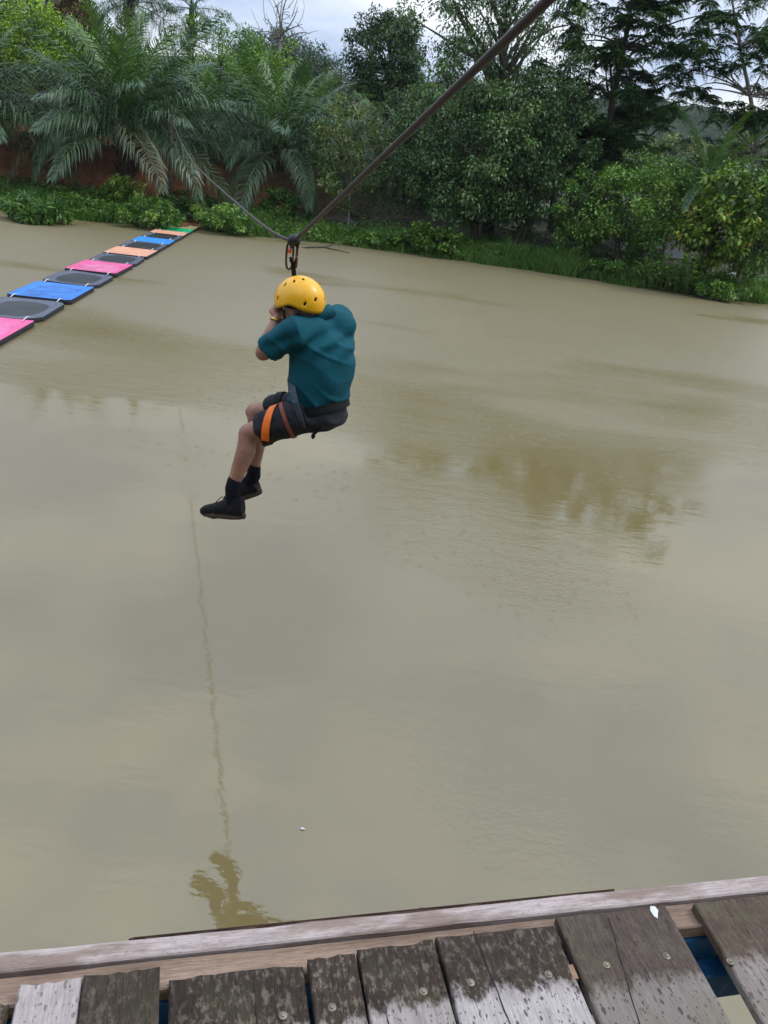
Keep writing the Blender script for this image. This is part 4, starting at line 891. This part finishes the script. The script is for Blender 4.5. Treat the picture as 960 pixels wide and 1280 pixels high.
# blue steel frame below
def beam(name, u0, u1, v_, z, hv, hz, mat='blue_paint'):
    mb = MB(); mb.box(dk((u0 + u1) / 2, v_, z) - PO, ED * ((u1 - u0) / 2), IN * hv, UP * hz, .004); return mb.build(name, mat, plat)
beam('edge_beam', -1.6, 4.75, .040, ZT - .065 - .04, .020, .04)
beam('frame_beam', -1.6, 4.75, .078, ZT - .147 - .045, .026, .045)
beam('frame_beam', -1.6, 4.75, 1.3, ZT - .075, .03, .045); beam('frame_beam', -1.6, 4.75, 2.2, ZT - .075, .03, .045)
for u_ in (-1.3, .42, 2.5, 4.3):
    mb = MB(); mb.box(dk(u_, 1.15, ZT - .33) - PO, ED * .025, IN * 1.1, UP * .028, .004); mb.build('cross_beam', 'blue_paint', plat)
for u_ in (-1.3, 2.6, 4.5):
    for v_ in (.45, 2.1): mb = MB(); mb.tube([dk(u_, v_, ZT - .30) - PO, dk(u_, v_, -1.0) - PO], .06, 10); mb.build('stilt', 'blue_paint', plat, True)
# specks on the water
p = on(378, 1036, .004); mb = MB(); mb.ellip((0, 0, 0), (.016, 0, 0), (0, .008, 0), (0, 0, .006), 8, 5); o = mb.build('foam_fleck', 'paint_white', None, True); o.location = p; tag(o, 'tiny white fleck drifting on the muddy water', 'fleck')
# ------------------------------------------------------------------ person on the zip line
DP = 4.20
def J(px, py, off=0.0): return at(px, py, DP + off)
def tone(name, col, rough, var=.15, scale=14, bmp=.0, **k): return simple(name, col, rough, var, scale, bmp=bmp, **k)
m_, N, L, P = new_mat('skin'); v = coords(N, L); L.new(ramp(N, L, noise(N, L, v, 16, 5), [(.3, (.25, .115, .076)), (.7, (.37, .192, .132))]), P.inputs['Base Color']); S(P, 'Roughness', .48); S(P, 'Subsurface Weight', .08); S(P, 'Subsurface Radius', (.02, .008, .004))
L.new(bump(N, L, noise(N, L, v, 90, 3), .15, .002), P.inputs['Normal'])
m_, N, L, P = new_mat('teal_cotton'); v = coords(N, L); L.new(ramp(N, L, noise(N, L, v, 7, 5), [(.3, (.002, .056, .080)), (.7, (.003, .085, .115))]), P.inputs['Base Color']); S(P, 'Roughness', .8); S(P, 'Specular IOR Level', .2)
L.new(bump(N, L, noise(N, L, v, 26, 4, .6), .35, .008), P.inputs['Normal'])
tone('shorts_cloth', (.026, .026, .034), .85, .3, 10, .3); tone('sock_navy', (.007, .007, .014), .9, .3, 60, .4); tone('shoe_black', (.009, .0085, .010), .7, .4, 30, .4); tone('sole_mud', (.060, .038, .022), .85, .5, 22, .6)
tone('web_orange', (.85, .17, .012), .6, .12, 40); tone('web_black', (.006, .006, .007), .7, .3, 50); tone('web_slate', (.045, .060, .085), .7, .3, 50); tone('web_red', (.22, .05, .03), .7, .3, 40)
tone('hair_grey', (.12, .10, .09), .7, .4, 40, .5); tone('gold', (.55, .38, .10), .3, .2, 50, metal=.9); tone('liner_black', (.008, .008, .009), .9, .2, 20)
m_, N, L, P = new_mat('helmet_yellow'); v = coords(N, L); L.new(ramp(N, L, noise(N, L, v, 9, 5), [(.35, (.80, .39, .001)), (.7, (.86, .46, .002))]), P.inputs['Base Color']); S(P, 'Roughness', .38); S(P, 'Coat Weight', .15); S(P, 'Coat Roughness', .12)
simple('eye_white', (.75, .73, .70), .3, .05, 20); simple('eye_dark', (.03, .02, .015), .3, .05, 20)

def blob(name, build, vox, mat, parent, it=5, disp=None):
    """closed shells fused into one continuous skin"""
    mb = MB(); build(mb); me = mb.mesh(name); o = bpy.data.objects.new('tmp', me); COL.objects.link(o)
    r = o.modifiers.new('r', 'REMESH'); r.mode = 'VOXEL'; r.voxel_size = vox; r.use_smooth_shade = True
    s_ = o.modifiers.new('s', 'SMOOTH'); s_.factor = .5; s_.iterations = it
    dg = bpy.context.evaluated_depsgraph_get(); dg.update()
    m2 = bpy.data.meshes.new_from_object(o.evaluated_get(dg)); m2.name = name; bpy.data.objects.remove(o)
    if disp:
        n = len(m2.vertices); co = np.empty(n * 3, np.float32); no = np.empty(n * 3, np.float32); m2.vertices.foreach_get('co', co); m2.vertices.foreach_get('normal', no)
        co = co.reshape(-1, 3); no = no.reshape(-1, 3); co += no * disp(co)[:, None]; m2.vertices.foreach_set('co', co.ravel()); m2.update()
    m2.materials.clear(); return link(name, m2, mat, parent, True)
def ellring(c, sx, dy, n=20, pw=2.3):
    r = []
    for k in range(n):
        a_ = 6.28318 * k / n; ca, sa = math.cos(a_), math.sin(a_); r.append(Vector(c) + Vector(sx) * math.copysign(abs(ca) ** (2 / pw), ca) + Vector(dy) * math.copysign(abs(sa) ** (2 / pw), sa))
    return r

def dirs(deg, tilt=0.0):                           # facing 'deg' away from straight left; returns forward, left
    a_ = math.radians(deg); f = Vector((-math.cos(a_), math.sin(a_), 0)); l = Vector((-math.sin(a_), -math.cos(a_), 0)); return f, l
FW, LE = dirs(46); FH, LH = dirs(24)               # chest, hips
# joints
SH_L, EL_L, WR_L = J(368, 414, -.13), J(329, 441, -.02), J(347, 398, .05)
SH_R, EL_R, WR_R = J(424, 398, .16), J(385, 415, .42), J(364, 394, .24)
HIP_L, KN_L, AN_L = J(389, 516, -.09), J(310, 541, .02), J(290, 612, -.03)
HIP_R, KN_R, AN_R = J(398, 508, .09), J(319, 515, .21), J(317, 596, .15)
NECK, HEAD = J(397, 397, .02), J(375, 384, .0)
HF = (FW * .92 + LE * .25 + Vector((0, 0, -.16))).normalized(); HL = (LE - HF * LE.dot(HF)).normalized(); HU = HF.cross(HL)

person = empty('person', J(392, 520), 'person in teal polo shirt and dark shorts riding the zip line over the river', 'person'); PP = Vector(person.location)
def pl_(p): return Vector(p) - PP
def fingers(mb, wrist, palm_dir, across, curl, size=1.0):
    pd, ac, cu = Vector(palm_dir).normalized(), Vector(across).normalized(), Vector(curl).normalized(); base = wrist + pd * .085 * size
    mb.ring_loft([ellring(wrist + pd * q * size, ac * w_ * size, cu * t_ * size, 12) for q, w_, t_ in ((0, .026, .020), (.03, .036, .017), (.07, .042, .015), (.09, .040, .012))])
    for i, (o_, ln) in enumerate(((-.030, .072), (-.010, .082), (.011, .077), (.030, .060))):
        b0 = base + ac * o_ * size - pd * .01; p1 = b0 + (pd * .8 + cu * .45).normalized() * ln * .42 * size; p2 = p1 + (pd * .05 + cu).normalized() * ln * .36 * size; p3 = p2 + (cu * .5 - pd * .85).normalized() * ln * .30 * size
        mb.tube([b0, p1, p2, p3], [.0098 * size, .0092 * size, .0086 * size, .0078 * size], 8, round_ends=True)
    t0 = wrist + pd * .028 * size - ac * .030 * size; t1 = t0 + (pd * .6 - ac * .7 + cu * .5).normalized() * .038 * size; t2 = t1 + (pd * .6 + cu * .9 + ac * .3).normalized() * .032 * size
    mb.tube([t0, t1, t2], [.013 * size, .0115 * size, .0095 * size], 8, round_ends=True)
def body(mb):
    q = pl_
    # head and neck
    mb.ellip(q(HEAD), HF * .098, HL * .078, HU * .112); mb.ellip(q(HEAD + HF * .035 - HU * .062), HF * .072, HL * .060, HU * .060)
    mb.ellip(q(HEAD + HF * .102 - HU * .030), HF * .020, HL * .014, HU * .022, 8, 6); mb.ellip(q(HEAD + HF * .092 - HU * .075), HF * .016, HL * .024, HU * .008, 8, 6)
    for s_ in (-1, 1): mb.ellip(q(HEAD + HL * .080 * s_ - HU * .025 - HF * .01), HF * .022, HL * .010, HU * .034, 8, 6)
    mb.tube([q(HEAD - HF * .03 - HU * .05), q(NECK.lerp(HEAD, .4) - HF * .01), q(NECK), q(NECK.lerp(J(402, 440), .3))], [.062, .060, .064, .08], 12, round_ends=True)
    # trunk inside the clothes
    mb.ring_loft([ellring(q(J(px, py, o_)), LE * w_, FW * d_) for px, py, o_, w_, d_ in ((399, 512, 0, .13, .11), (401, 480, 0, .15, .125), (402, 440, 0, .16, .12), (400, 412, .01, .13, .09))])
    for s_, e_, w_ in ((SH_L, EL_L, WR_L), (SH_R, EL_R, WR_R)):
        mid = e_.lerp(w_, .3)
        mb.tube([q(s_), q(s_.lerp(e_, .5)), q(e_)], [.056, .052, .045], 12, round_ends=True); mb.tube([q(e_), q(mid), q(e_.lerp(w_, .7)), q(w_)], [.044, .046, .037, .029], 12, round_ends=True)
    up = Vector((0, 0, 1))
    fingers(mb, q(WR_L), (WR_L - EL_L).normalized() * .75 + FW * .35 + up * .2, LE * -1 + up * .3, FW * .55 - LE * .8)
    fingers(mb, q(WR_R), (WR_R - EL_R).normalized() * .7 + up * .6, LE + up * .3, LE * .9 - FW * .3)
    for hip, kn, an, lh in ((HIP_L, KN_L, AN_L, 1), (HIP_R, KN_R, AN_R, -1)):
        back = (hip - kn).normalized()
        mb.tube([q(hip), q(hip.lerp(kn, .5)), q(hip.lerp(kn, .85)), q(kn)], [.078, .070, .058, .053], 14, round_ends=True)
        c1 = kn.lerp(an, .32) + back * .022; c2 = kn.lerp(an, .62) + back * .010
        mb.tube([q(kn), q(kn.lerp(an, .12) + back * .008), q(c1), q(c2), q(kn.lerp(an, .88)), q(an)], [.053, .052, .057, .047, .036, .034], 14, round_ends=True)
        mb.ellip(q(kn - back * .018 + up * .012), back * .040, LH * .042, up * .046)
for nm_ in ('shorts_cloth', 'sock_navy', 'shoe_black', 'web_black'): MATS[nm_].node_tree.nodes['Principled BSDF'].inputs['Specular IOR Level'].default_value = .2
bd = blob('body', body, .0085, 'skin', person, 4)

# face details (turned away from the platform)
for s_ in (-1, 1):
    c = pl_(HEAD + HF * .086 + HL * .032 * s_ + HU * .004); mb = MB(); mb.ellip(c, HF * .012, HL * .012, HU * .008, 10, 7); e = mb.build('eye', 'eye_white', person, True)
    mb = MB(); mb.ellip(c + HF * .010, HF * .004, HL * .005, HU * .005, 8, 5); mb.build('pupil', 'eye_dark', e, True)
mb = MB(); mb.ellip(pl_(HEAD - HF * .02 + HU * .006), HF * .094, HL * .082, HU * .112); mb.ellip(pl_(HEAD - HF * .062 - HU * .035), HF * .035, HL * .062, HU * .035); mb.build('hair', 'hair_grey', person, True)

# shirt
sh_rings = [(392, 514, 0, .135, .120, -.0), (394, 505, 0, .158, .140, 0), (398, 491, 0, .178, .158, 0), (402, 470, 0, .190, .165, 0), (403, 446, 0, .196, .160, 0), (402, 424, .0, .196, .142, 0), (400, 409, .015, .172, .112, 0), (396, 399, .02, .10, .085, 0)]
def shirt(mb):
    rg = []
    for i, (px, py, o_, w_, d_, _) in enumerate(sh_rings):
        k = i / (len(sh_rings) - 1); f_ = (FH.lerp(FW, min(1, k * 1.6))).normalized(); l_ = (LH.lerp(LE, min(1, k * 1.6))).normalized()
        rg.append(ellring(pl_(J(px, py, o_)), -l_ * w_, f_ * d_, 28, 2.08))
    mb.ring_loft(rg)
    cL = J(398, 414, -.02)
    mb.tube([pl_(cL), pl_(SH_L), pl_(SH_L.lerp(EL_L, .42)), pl_(SH_L.lerp(EL_L, .80))], [.09, .086, .078, .072], 18, round_ends=False)
    mb.tube([pl_(cL), pl_(SH_R + Vector((0, 0, -.01))), pl_(SH_R.lerp(EL_R, .42)), pl_(SH_R.lerp(EL_R, .80))], [.09, .086, .078, .072], 18, round_ends=False)
    mb.ellip(pl_(SH_L), FW * .078, LE * .072, Vector((0, 0, .070))); mb.ellip(pl_(SH_R), FW * .082, LE * .078, Vector((0, 0, .078)))
    mb.ellip(pl_(J(420, 410, .06) - FW * .02), FW * .085, LE * .11, Vector((0, 0, .10)))
vx = (at(500, 450, DP) - at(400, 450, DP)).normalized()
def folds(co):
    z = co[:, 2]; u = co @ np.array(vx); a_ = co @ np.array(FW)
    rg_ = lambda p: (1 - np.abs(np.sin(p))) ** 2.2
    d = .014 * rg_((z + u * .45) * 27 + 1.5 * np.sin(u * 13) + .8 * np.sin(a_ * 14)) * np.exp(-((z - .10) / .10) ** 2)
    d += .010 * rg_((u * .8 + z * .9) * 22 + 1.2 * np.sin(z * 17)) * np.exp(-((z - .40) / .07) ** 2)
    d += .0075 * np.sin((u * .9 - z * .75) * 46 + 1.6 * np.sin(z * 21)) * np.exp(-((z - .42) / .10) ** 2)
    d += .0055 * np.sin(u * 37 + z * 24 + 2 * np.sin(a_ * 11)) * .6
    return d.astype(np.float32)
blob('shirt', shirt, .0085, 'teal_cotton', person, 6, folds)
# collar
mb = MB(); rings = []; upn = (HEAD - NECK).normalized() * .55 + Vector((0, 0, .75)); upn.normalize(); fa = (FW - upn * FW.dot(upn)).normalized(); la = upn.cross(fa)
c0 = NECK + Vector((0, 0, .005)) + fa * .006
for r_, h_ in ((.100, -.028), (.104, -.030), (.093, .020), (.084, .030), (.080, .026), (.086, -.01)):
    rings.append([pl_(c0 + fa * (r_ * 1.02 * math.cos(t_)) + la * (r_ * math.sin(t_)) + upn * (h_ - .022 * math.cos(t_))) for t_ in np.linspace(.5, 6.28 - .5, 26)])
b0 = len(mb.v); n = 26
for r_ in rings: mb.v += [tuple(p) for p in r_]
for i in range(len(rings) - 1):
    for k in range(n - 1): mb.f.append((i * n + k, i * n + k + 1, (i + 1) * n + k + 1, (i + 1) * n + k))
mb.build('collar', 'teal_cotton', person, True)

# shorts
def shorts(mb):
    mb.ring_loft([ellring(pl_(J(px, py, o_)), -LH * w_, FH * d_, 26) for px, py, o_, w_, d_ in ((399, 499, 0, .155, .135), (398, 508, 0, .172, .150), (397, 518, 0, .176, .155), (396, 528, 0, .150, .125), (394, 534, 0, .10, .08))])
    for hip, kn, end in ((HIP_L, KN_L, .80), (HIP_R, KN_R, .78)):
        mb.tube([pl_(hip + Vector((0, 0, -.0))), pl_(hip.lerp(kn, .3)), pl_(hip.lerp(kn, .6)), pl_(hip.lerp(kn, end))], [.100, .098, .092, .092], 20)
    mb.ellip(pl_(J(407, 517, .03) - FH * .01), FH * .115, LH * .14, Vector((0, 0, .085)))
def sfold(co):
    u = co @ np.array(vx); z = co[:, 2]; return (.0045 * np.sin(u * 60 + z * 35 + 2 * np.sin(z * 30)) * .7 + .004 * np.sin(z * 70 - u * 25)).astype(np.float32) * .8
blob('shorts', shorts, .0085, 'shorts_cloth', person, 5, sfold)

# harness webbing
def ribbon(path, wdir, wd, th_=.004):
    mb = MB(); path = [Vector(p) for p in path]; rings = []
    for i, p in enumerate(path):
        t_ = (path[min(i + 1, len(path) - 1)] - path[max(i - 1, 0)]).normalized(); w_ = Vector(wdir[i] if isinstance(wdir, list) else wdir); w_ = (w_ - t_ * w_.dot(t_)).normalized(); n_ = t_.cross(w_)
        rings.append([p + w_ * wd / 2 + n_ * th_ / 2, p - w_ * wd / 2 + n_ * th_ / 2, p - w_ * wd / 2 - n_ * th_ / 2, p + w_ * wd / 2 - n_ * th_ / 2])
    return mb.ring_loft(rings)
harness = []
ax = (KN_L - HIP_L).normalized(); c = HIP_L.lerp(KN_L, .60); n1 = (Vector((0, 0, 1)) - ax * ax.z).normalized(); n2 = ax.cross(n1)
ribbon([pl_(c + ax * (.008 - .058 * math.cos(t_)) + n1 * (.102 * math.cos(t_)) + n2 * (.102 * math.sin(t_))) for t_ in np.linspace(-2.2, 2.2, 26)], ax, .044).build('leg_strap', 'web_orange', person)
ribbon([pl_(c + ax * (.008 - .058 * math.cos(t_)) + n1 * (.102 * math.cos(t_)) + n2 * (.102 * math.sin(t_))) for t_ in np.linspace(2.15, 4.13, 14)], ax, .042).build('strap_pad', 'web_black', person)
c2 = HIP_L.lerp(KN_L, .36)
ribbon([pl_(c2 + n1 * (.105 * math.cos(t_)) + n2 * (.105 * math.sin(t_)) + ax * .03 * math.sin(t_)) for t_ in np.linspace(0, 6.28, 30)], ax, .022).build('leg_strap', 'web_red', person)
ax2 = (KN_R - HIP_R).normalized(); c3 = HIP_R.lerp(KN_R, .55); m1 = (Vector((0, 0, 1)) - ax2 * ax2.z).normalized(); m2 = ax2.cross(m1)
ribbon([pl_(c3 + m1 * (.102 * math.cos(t_)) + m2 * (.102 * math.sin(t_))) for t_ in np.linspace(0, 6.28, 30)], ax2, .038).build('leg_strap', 'web_black', person)
wc = J(399, 507, 0); wu = (Vector((0, 0, 1)) + FH * .30).normalized()
fa2 = (FH - wu * FH.dot(wu)).normalized(); la2 = wu.cross(fa2)
ribbon([pl_(wc + fa2 * (.166 * math.cos(t_)) + la2 * (.184 * math.sin(t_))) for t_ in np.linspace(0, 6.2832, 44)], wu, .042, .005).build('waist_belt', 'web_black', person)
sp = [J(364, 478, -.10), J(366, 490, -.165), J(369, 503, -.20), J(374, 518, -.20), J(379, 534, -.165)]
ribbon([pl_(p) for p in sp], [FH] * 5, .036).build('side_strap', 'web_slate', person)
sp = [J(413, 512, -.05), J(408, 522, -.10), J(402, 531, -.08)]
ribbon([pl_(p) for p in (J(417, 513, -.02), J(411, 525, -.07), J(400, 535, -.06))], FH, .03).build('seat_strap', 'web_slate', person)
mb = MB(); mb.tube([pl_(J(408, 520, -.14)), pl_(J(401, 532, -.155)), pl_(J(394, 542, -.14))], .007, 6); e = mb.build('strap_tail', 'web_black', person, True)
mb = MB(); mb.ellip(pl_(J(391.5, 545, -.14)), vx * .012, Vector((0, .008, 0)), Vector((0, 0, .018)), 8, 6); mb.build('tail_knot', 'web_black', e, True)
# wristwatch
wd_ = (WR_L - EL_L).normalized(); wn1 = (Vector((1, 0, 0)) - wd_ * wd_.x).normalized(); wn2 = wd_.cross(wn1); wc_ = EL_L.lerp(WR_L, .93)
ribbon([pl_(wc_ + wn1 * (.035 * math.cos(t_)) + wn2 * (.035 * math.sin(t_))) for t_ in np.linspace(0, 6.2832, 24)], wd_, .016, .004).build('wristwatch', 'gold', person, True)

# socks and shoes
def shoe_frame(toe, heel, upv): 
    x = (toe - heel).normalized(); u_ = (upv - x * upv.dot(x)).normalized(); return x, u_.cross(x), u_
for an, kn, toe, heel in ((AN_L, KN_L, J(253, 645, .04), J(305, 648, -.08)), (AN_R, KN_R, J(286, 632, .24), J(325, 617, .13))):
    x, yv, u_ = shoe_frame(toe, heel, (kn - an).normalized()); ln = .285; h0 = toe.lerp(heel, .5)- x * ln * .5
    H0 = pl_(h0)
    mb = MB(); mb.tube([pl_(kn.lerp(an, .80)), pl_(kn.lerp(an, .86)), pl_(kn.lerp(an, .97)), H0 + x * .075 + u_ * .07], [.0385, .042, .043, .044], 14, round_ends=True)
    mb.build('sock', 'sock_navy', person, True)
    def upper(mb, H0=H0, x=x, yv=yv, u_=u_):
        st = ((.008, .030, .074, .030), (.04, .043, .090, .034), (.085, .047, .088, .036), (.13, .049, .072, .034), (.17, .052, .058, .030), (.215, .053, .048, .026), (.255, .046, .040, .020), (.280, .028, .028, .014))
        mb.ring_loft([ellring(H0 + x * a_ + u_ * (.018 + h_ * .55), yv * w_, u_ * h_ * .72, 16) for a_, w_, h_, _ in st])
        mb.tube([H0 + x * .060 + u_ * .04, H0 + x * .058 + u_ * .118], [.048, .051], 14)
    blob_shoe = blob('shoe', upper, .006, 'shoe_black', person, 3)
    rings = []
    for zz, g in ((-.004, .93), (.0, 1.0), (.012, 1.04), (.026, 1.03), (.030, .97)):
        out_ = []
        for k in range(30):
            t_ = 6.28318 * k / 30; cx_ = math.cos(t_); wdt = .044 + .008 * cx_ - .006 * math.sin(t_) ** 2 * (1 if cx_ < .3 else 0); px_ = .1425 + .145 * cx_
            toe_up = .016 * max(0, (px_ - .2) / .085) ** 2; out_.append(H0 + x * (.1425 + (px_ - .1425) * g) + yv * (wdt * math.sin(t_) * g) + u_ * (zz + toe_up + (.004 * math.sin(px_ * 160) if zz < 0 else 0)))
        rings.append(out_)
    mb = MB(); mb.ring_loft(rings); mb.build('sole', 'sole_mud', blob_shoe)
    for k in range(4):
        a_ = .115 + .024 * k; zz = .112 - .0135 * k; mb = MB(); mb.tube([H0 + x * a_ + yv * .030 + u_ * (zz - .012), H0 + x * (a_ + .006) + u_ * zz, H0 + x * a_ - yv * .030 + u_ * (zz - .012)], .0032, 6); mb.build('lace', 'web_slate', blob_shoe, True)
    mb = MB(); mb.tube([H0 + x * .11 + yv * .01 + u_ * .095, H0 + x * .135 + yv * .025 + u_ * .125, H0 + x * .165 + yv * .02 + u_ * .10, H0 + x * .185 + yv * .035 + u_ * .075], .003, 6); mb.build('lace', 'web_slate', blob_shoe, True)

# helmet: one hard shell with vents cut through it
HC = HEAD + HU * .030 + HF * .0; hx, hy, hz = .146, .122, .132
def hp(az, pol, g=1.0): return HC + HF * (hx * g * math.sin(pol) * math.cos(az)) + HL * (hy * g * math.sin(pol) * math.sin(az)) + HU * (hz * g * math.cos(pol))
def rim(az):
    c = math.cos(az); return math.radians(106 + 12 * max(0, -c) ** 2 - 4 * max(0, c) - 9 * math.exp(-((abs(math.atan2(math.sin(az), c)) - 1.75) / .35) ** 2))
mb = MB(); na, npol = 48, 16; rows = []
for i in range(npol): rows.append([pl_(hp(2 * math.pi * k / na, rim(2 * math.pi * k / na) * (i + .35) / (npol - .65 + .0), 1 if i < npol - 1 else 1.01)) for k in range(na)])
inner = [[pl_(hp(2 * math.pi * k / na, rim(2 * math.pi * k / na) * (i + .35) / (npol - .65) * .995, .955)) for k in range(na)] for i in range(npol)]
mb.ring_loft(rows + inner[::-1])
hm = mb.build('helmet', 'helmet_yellow', person, True)
cut = MB()
def outward(me_):
    b_ = bmesh.new(); b_.from_mesh(me_); bmesh.ops.recalc_face_normals(b_, faces=b_.faces); b_.to_mesh(me_); b_.free()
def vent(d, r0=.0115, r1=.0070, spin=0.0):
    d = Vector(d); p = HC + HF * (hx * d.x) + HL * (hy * d.y) + HU * (hz * d.z); n_ = (HF * (d.x / hx) + HL * (d.y / hy) + HU * (d.z / hz)).normalized()
    t1 = (HU - n_ * HU.dot(n_)).normalized() if abs(n_.dot(HU)) < .95 else (HF - n_ * HF.dot(n_)).normalized(); t2 = n_.cross(t1); a1 = t1 * math.cos(spin) + t2 * math.sin(spin); a2 = n_.cross(a1)
    cut.ring_loft([ellring(pl_(p + n_ * q), a1 * r0, a2 * r1, 14, 2.0) for q in (-.03, .03)])
def hit(px, py):                                    # where a sight line meets the helmet
    o_ = Vector((0, 0, CAM_H)) - HC; d_ = ray(px, py); s_ = lambda w_: Vector((w_.dot(HF) / hx, w_.dot(HL) / hy, w_.dot(HU) / hz)); a_, b_ = s_(o_), s_(d_)
    A, B, C = b_.dot(b_), a_.dot(b_), a_.dot(a_) - 1; dd = B * B - A * C
    return None if dd < 0 else (a_ + b_ * ((-B - math.sqrt(dd)) / A)).normalized()
seen = []
for px, py, sp_ in ((356, 356, 0), (367.5, 351.5, .2), (379, 349, .3), (381, 380, -.5), (394.5, 374.5, -.4), (347, 373, 0)):
    h_ = hit(px, py)
    if h_ is not None: seen.append(h_); vent(h_, spin=sp_)
for h_ in list(seen):
    m_h = Vector((h_.x, -h_.y, h_.z))
    if all((m_h - s_).length > .3 for s_ in seen): vent(m_h)
cm = cut.mesh('cut'); outward(cm); outward(hm.data); co_ = bpy.data.objects.new('cut', cm); COL.objects.link(co_); co_.parent = person
bmod = hm.modifiers.new('b', 'BOOLEAN'); bmod.operation = 'DIFFERENCE'; bmod.object = co_; bmod.solver = 'EXACT'
dg = bpy.context.evaluated_depsgraph_get(); dg.update(); nm = bpy.data.meshes.new_from_object(hm.evaluated_get(dg)); hm.modifiers.clear(); hm.data = nm; nm.name = 'helmet'; bpy.data.objects.remove(co_)
mb = MB(); mb.ring_loft([[pl_(hp(2 * math.pi * k / 32, rim(2 * math.pi * k / 32) * .97 * (i + .3) / 12, .945)) for k in range(32)] for i in range(13)]); mb.build('liner', 'liner_black', hm, True)
for s_ in (-1, 1):                                  # chin straps
    a_ = HEAD + HL * .092 * s_ - HU * .010 + HF * .035; b_ = HEAD + HL * .078 * s_ - HU * .085 + HF * .03; c_ = HEAD + HL * .02 * s_ - HU * .135 + HF * .045; e_ = HEAD + HL * .088 * s_ - HU * .030 - HF * .070
    ribbon([pl_(p) for p in (a_, a_.lerp(b_, .5) + HL * .006 * s_, b_, c_)], HF, .018, .003).build('chin_strap', 'web_black', hm); ribbon([pl_(p) for p in (e_, e_.lerp(b_, .5) + HL * .006 * s_, b_)], HF, .018, .003).build('chin_strap', 'web_black', hm)

# ------------------------------------------------------------------ trolley and tether
simple('carabiner_brown', (.10, .062, .045), .4, .3, 40, metal=.7); simple('pulley_black', (.008, .0085, .011), .5, .3, 30); simple('latch_orange', (.75, .10, .015), .5, .1, 30)
CD = Vector((.33, -1, 0)).normalized(); CS = Vector((CD.y, -CD.x, 0)); PC = PUL + Vector((0, 0, -.010))      # along and across the cable
tr = empty('zip_trolley', PC, 'black pulley trolley with brown carabiners rolling on the cable', 'pulley')
vx2 = Vector((1, .1, 0)).normalized(); vd = Vector((-.1, 1, 0)).normalized()
for s_ in (-1, 1):
    mb = MB(); mb.ring_loft([[Vector(CS) * (s_ * .017 + q) + CD * (.040 * g * math.cos(t_) ) + Vector((0, 0, .008 + .034 * g * math.sin(t_))) for t_ in np.linspace(0, 6.28, 25)[:-1]] for q, g in ((-.005, .9), (-.004, 1), (.004, 1), (.005, .9))]); mb.build('cheek_plate', 'pulley_black', tr)
mb = MB(); mb.ellip((.0, -.012, .018), vx2 * .037, vd * .030, Vector((.006, 0, .033))); mb.build('housing', 'pulley_black', tr, True)
mb = MB(); mb.ring_loft([[Vector(CS) * q + CD * (r_ * math.cos(t_)) + Vector((0, 0, .024 + r_ * math.sin(t_))) for t_ in np.linspace(0, 6.28, 21)[:-1]] for q, r_ in ((-.011, .026), (-.004, .018), (.004, .018), (.011, .026))]); mb.build('wheel', 'screw_steel', tr, True)
def loop_(c, hw, hh, ax_, r_, tilt=0.0):
    p = []
    for t_ in np.linspace(0, 6.2832, 33)[:-1]:
        ca, sa = math.cos(t_), math.sin(t_); u__ = math.copysign(abs(ca) ** .75, ca) * hw; w__ = math.copysign(abs(sa) ** .75, sa) * hh; p.append(Vector(c) + Vector(ax_) * (u__ + tilt * w__) + Vector((0, 0, w__)))
    return p + [p[0]]
mb = MB(); mb.tube(loop_((-.020, 0, -.062), .018, .072, vx2, .006), .0062, 8); mb.build('carabiner', 'carabiner_brown', tr, True)
mb = MB(); mb.tube(loop_((.016, .012, -.058), .020, .062, (CS * .6 + vx2 * .6).normalized(), .006), .0062, 8); mb.build('carabiner', 'carabiner_brown', tr, True)
mb = MB(); mb.tube([(-.022, -.004, -.028), (-.020, -.004, -.050)], .010, 8); mb.build('latch', 'latch_orange', tr, True)
te = empty('tether_strap', PC + Vector((0, 0, -.09)), 'dark webbing tether hanging from the trolley to the harness', 'strap')
bot = J(378, 486, .13); e0 = Vector((.0, .0, -.005)); bt = bot - te.location
ribbon([e0, e0.lerp(bt, .1), e0.lerp(bt, .4), e0.lerp(bt, .75), bt], vx2, .024, .008).build('webbing', 'web_black', te)
mb = MB(); mb.tube([(-.016, 0, .02), (-.012, 0, .0), (0, 0, -.02), (.012, 0, .0), (.018, 0, .02)], .007, 8); mb.build('loop', 'web_black', te, True)
mb = MB(); c_ = J(360.5, 401, .06) - te.location; mb.tube(loop_(c_, .014, .026, vx2, .004), .005, 8); mb.build('hand_ring', 'pulley_black', te, True)
# ------------------------------------------------------------------ rain haze in the air
m = bpy.data.materials.new('rain_haze'); m.use_nodes = True; N = m.node_tree.nodes; L = m.node_tree.links
for n in list(N): N.remove(n)
o_ = N.new('ShaderNodeOutputMaterial'); pv = N.new('ShaderNodeVolumePrincipled'); S(pv, 'Color', (.86, .92, 1.0, 1)); S(pv, 'Density', .00016); S(pv, 'Anisotropy', .2); L.new(pv.outputs[0], o_.inputs['Volume'])
MATS['rain_haze'] = m
mb = MB(); mb.box((0, 176, 34), (330, 0, 0), (0, 202, 0), (0, 0, 37)); tag(mb.build('haze', 'rain_haze'), 'thin rain haze filling the air over the river', 'haze', kind='stuff')
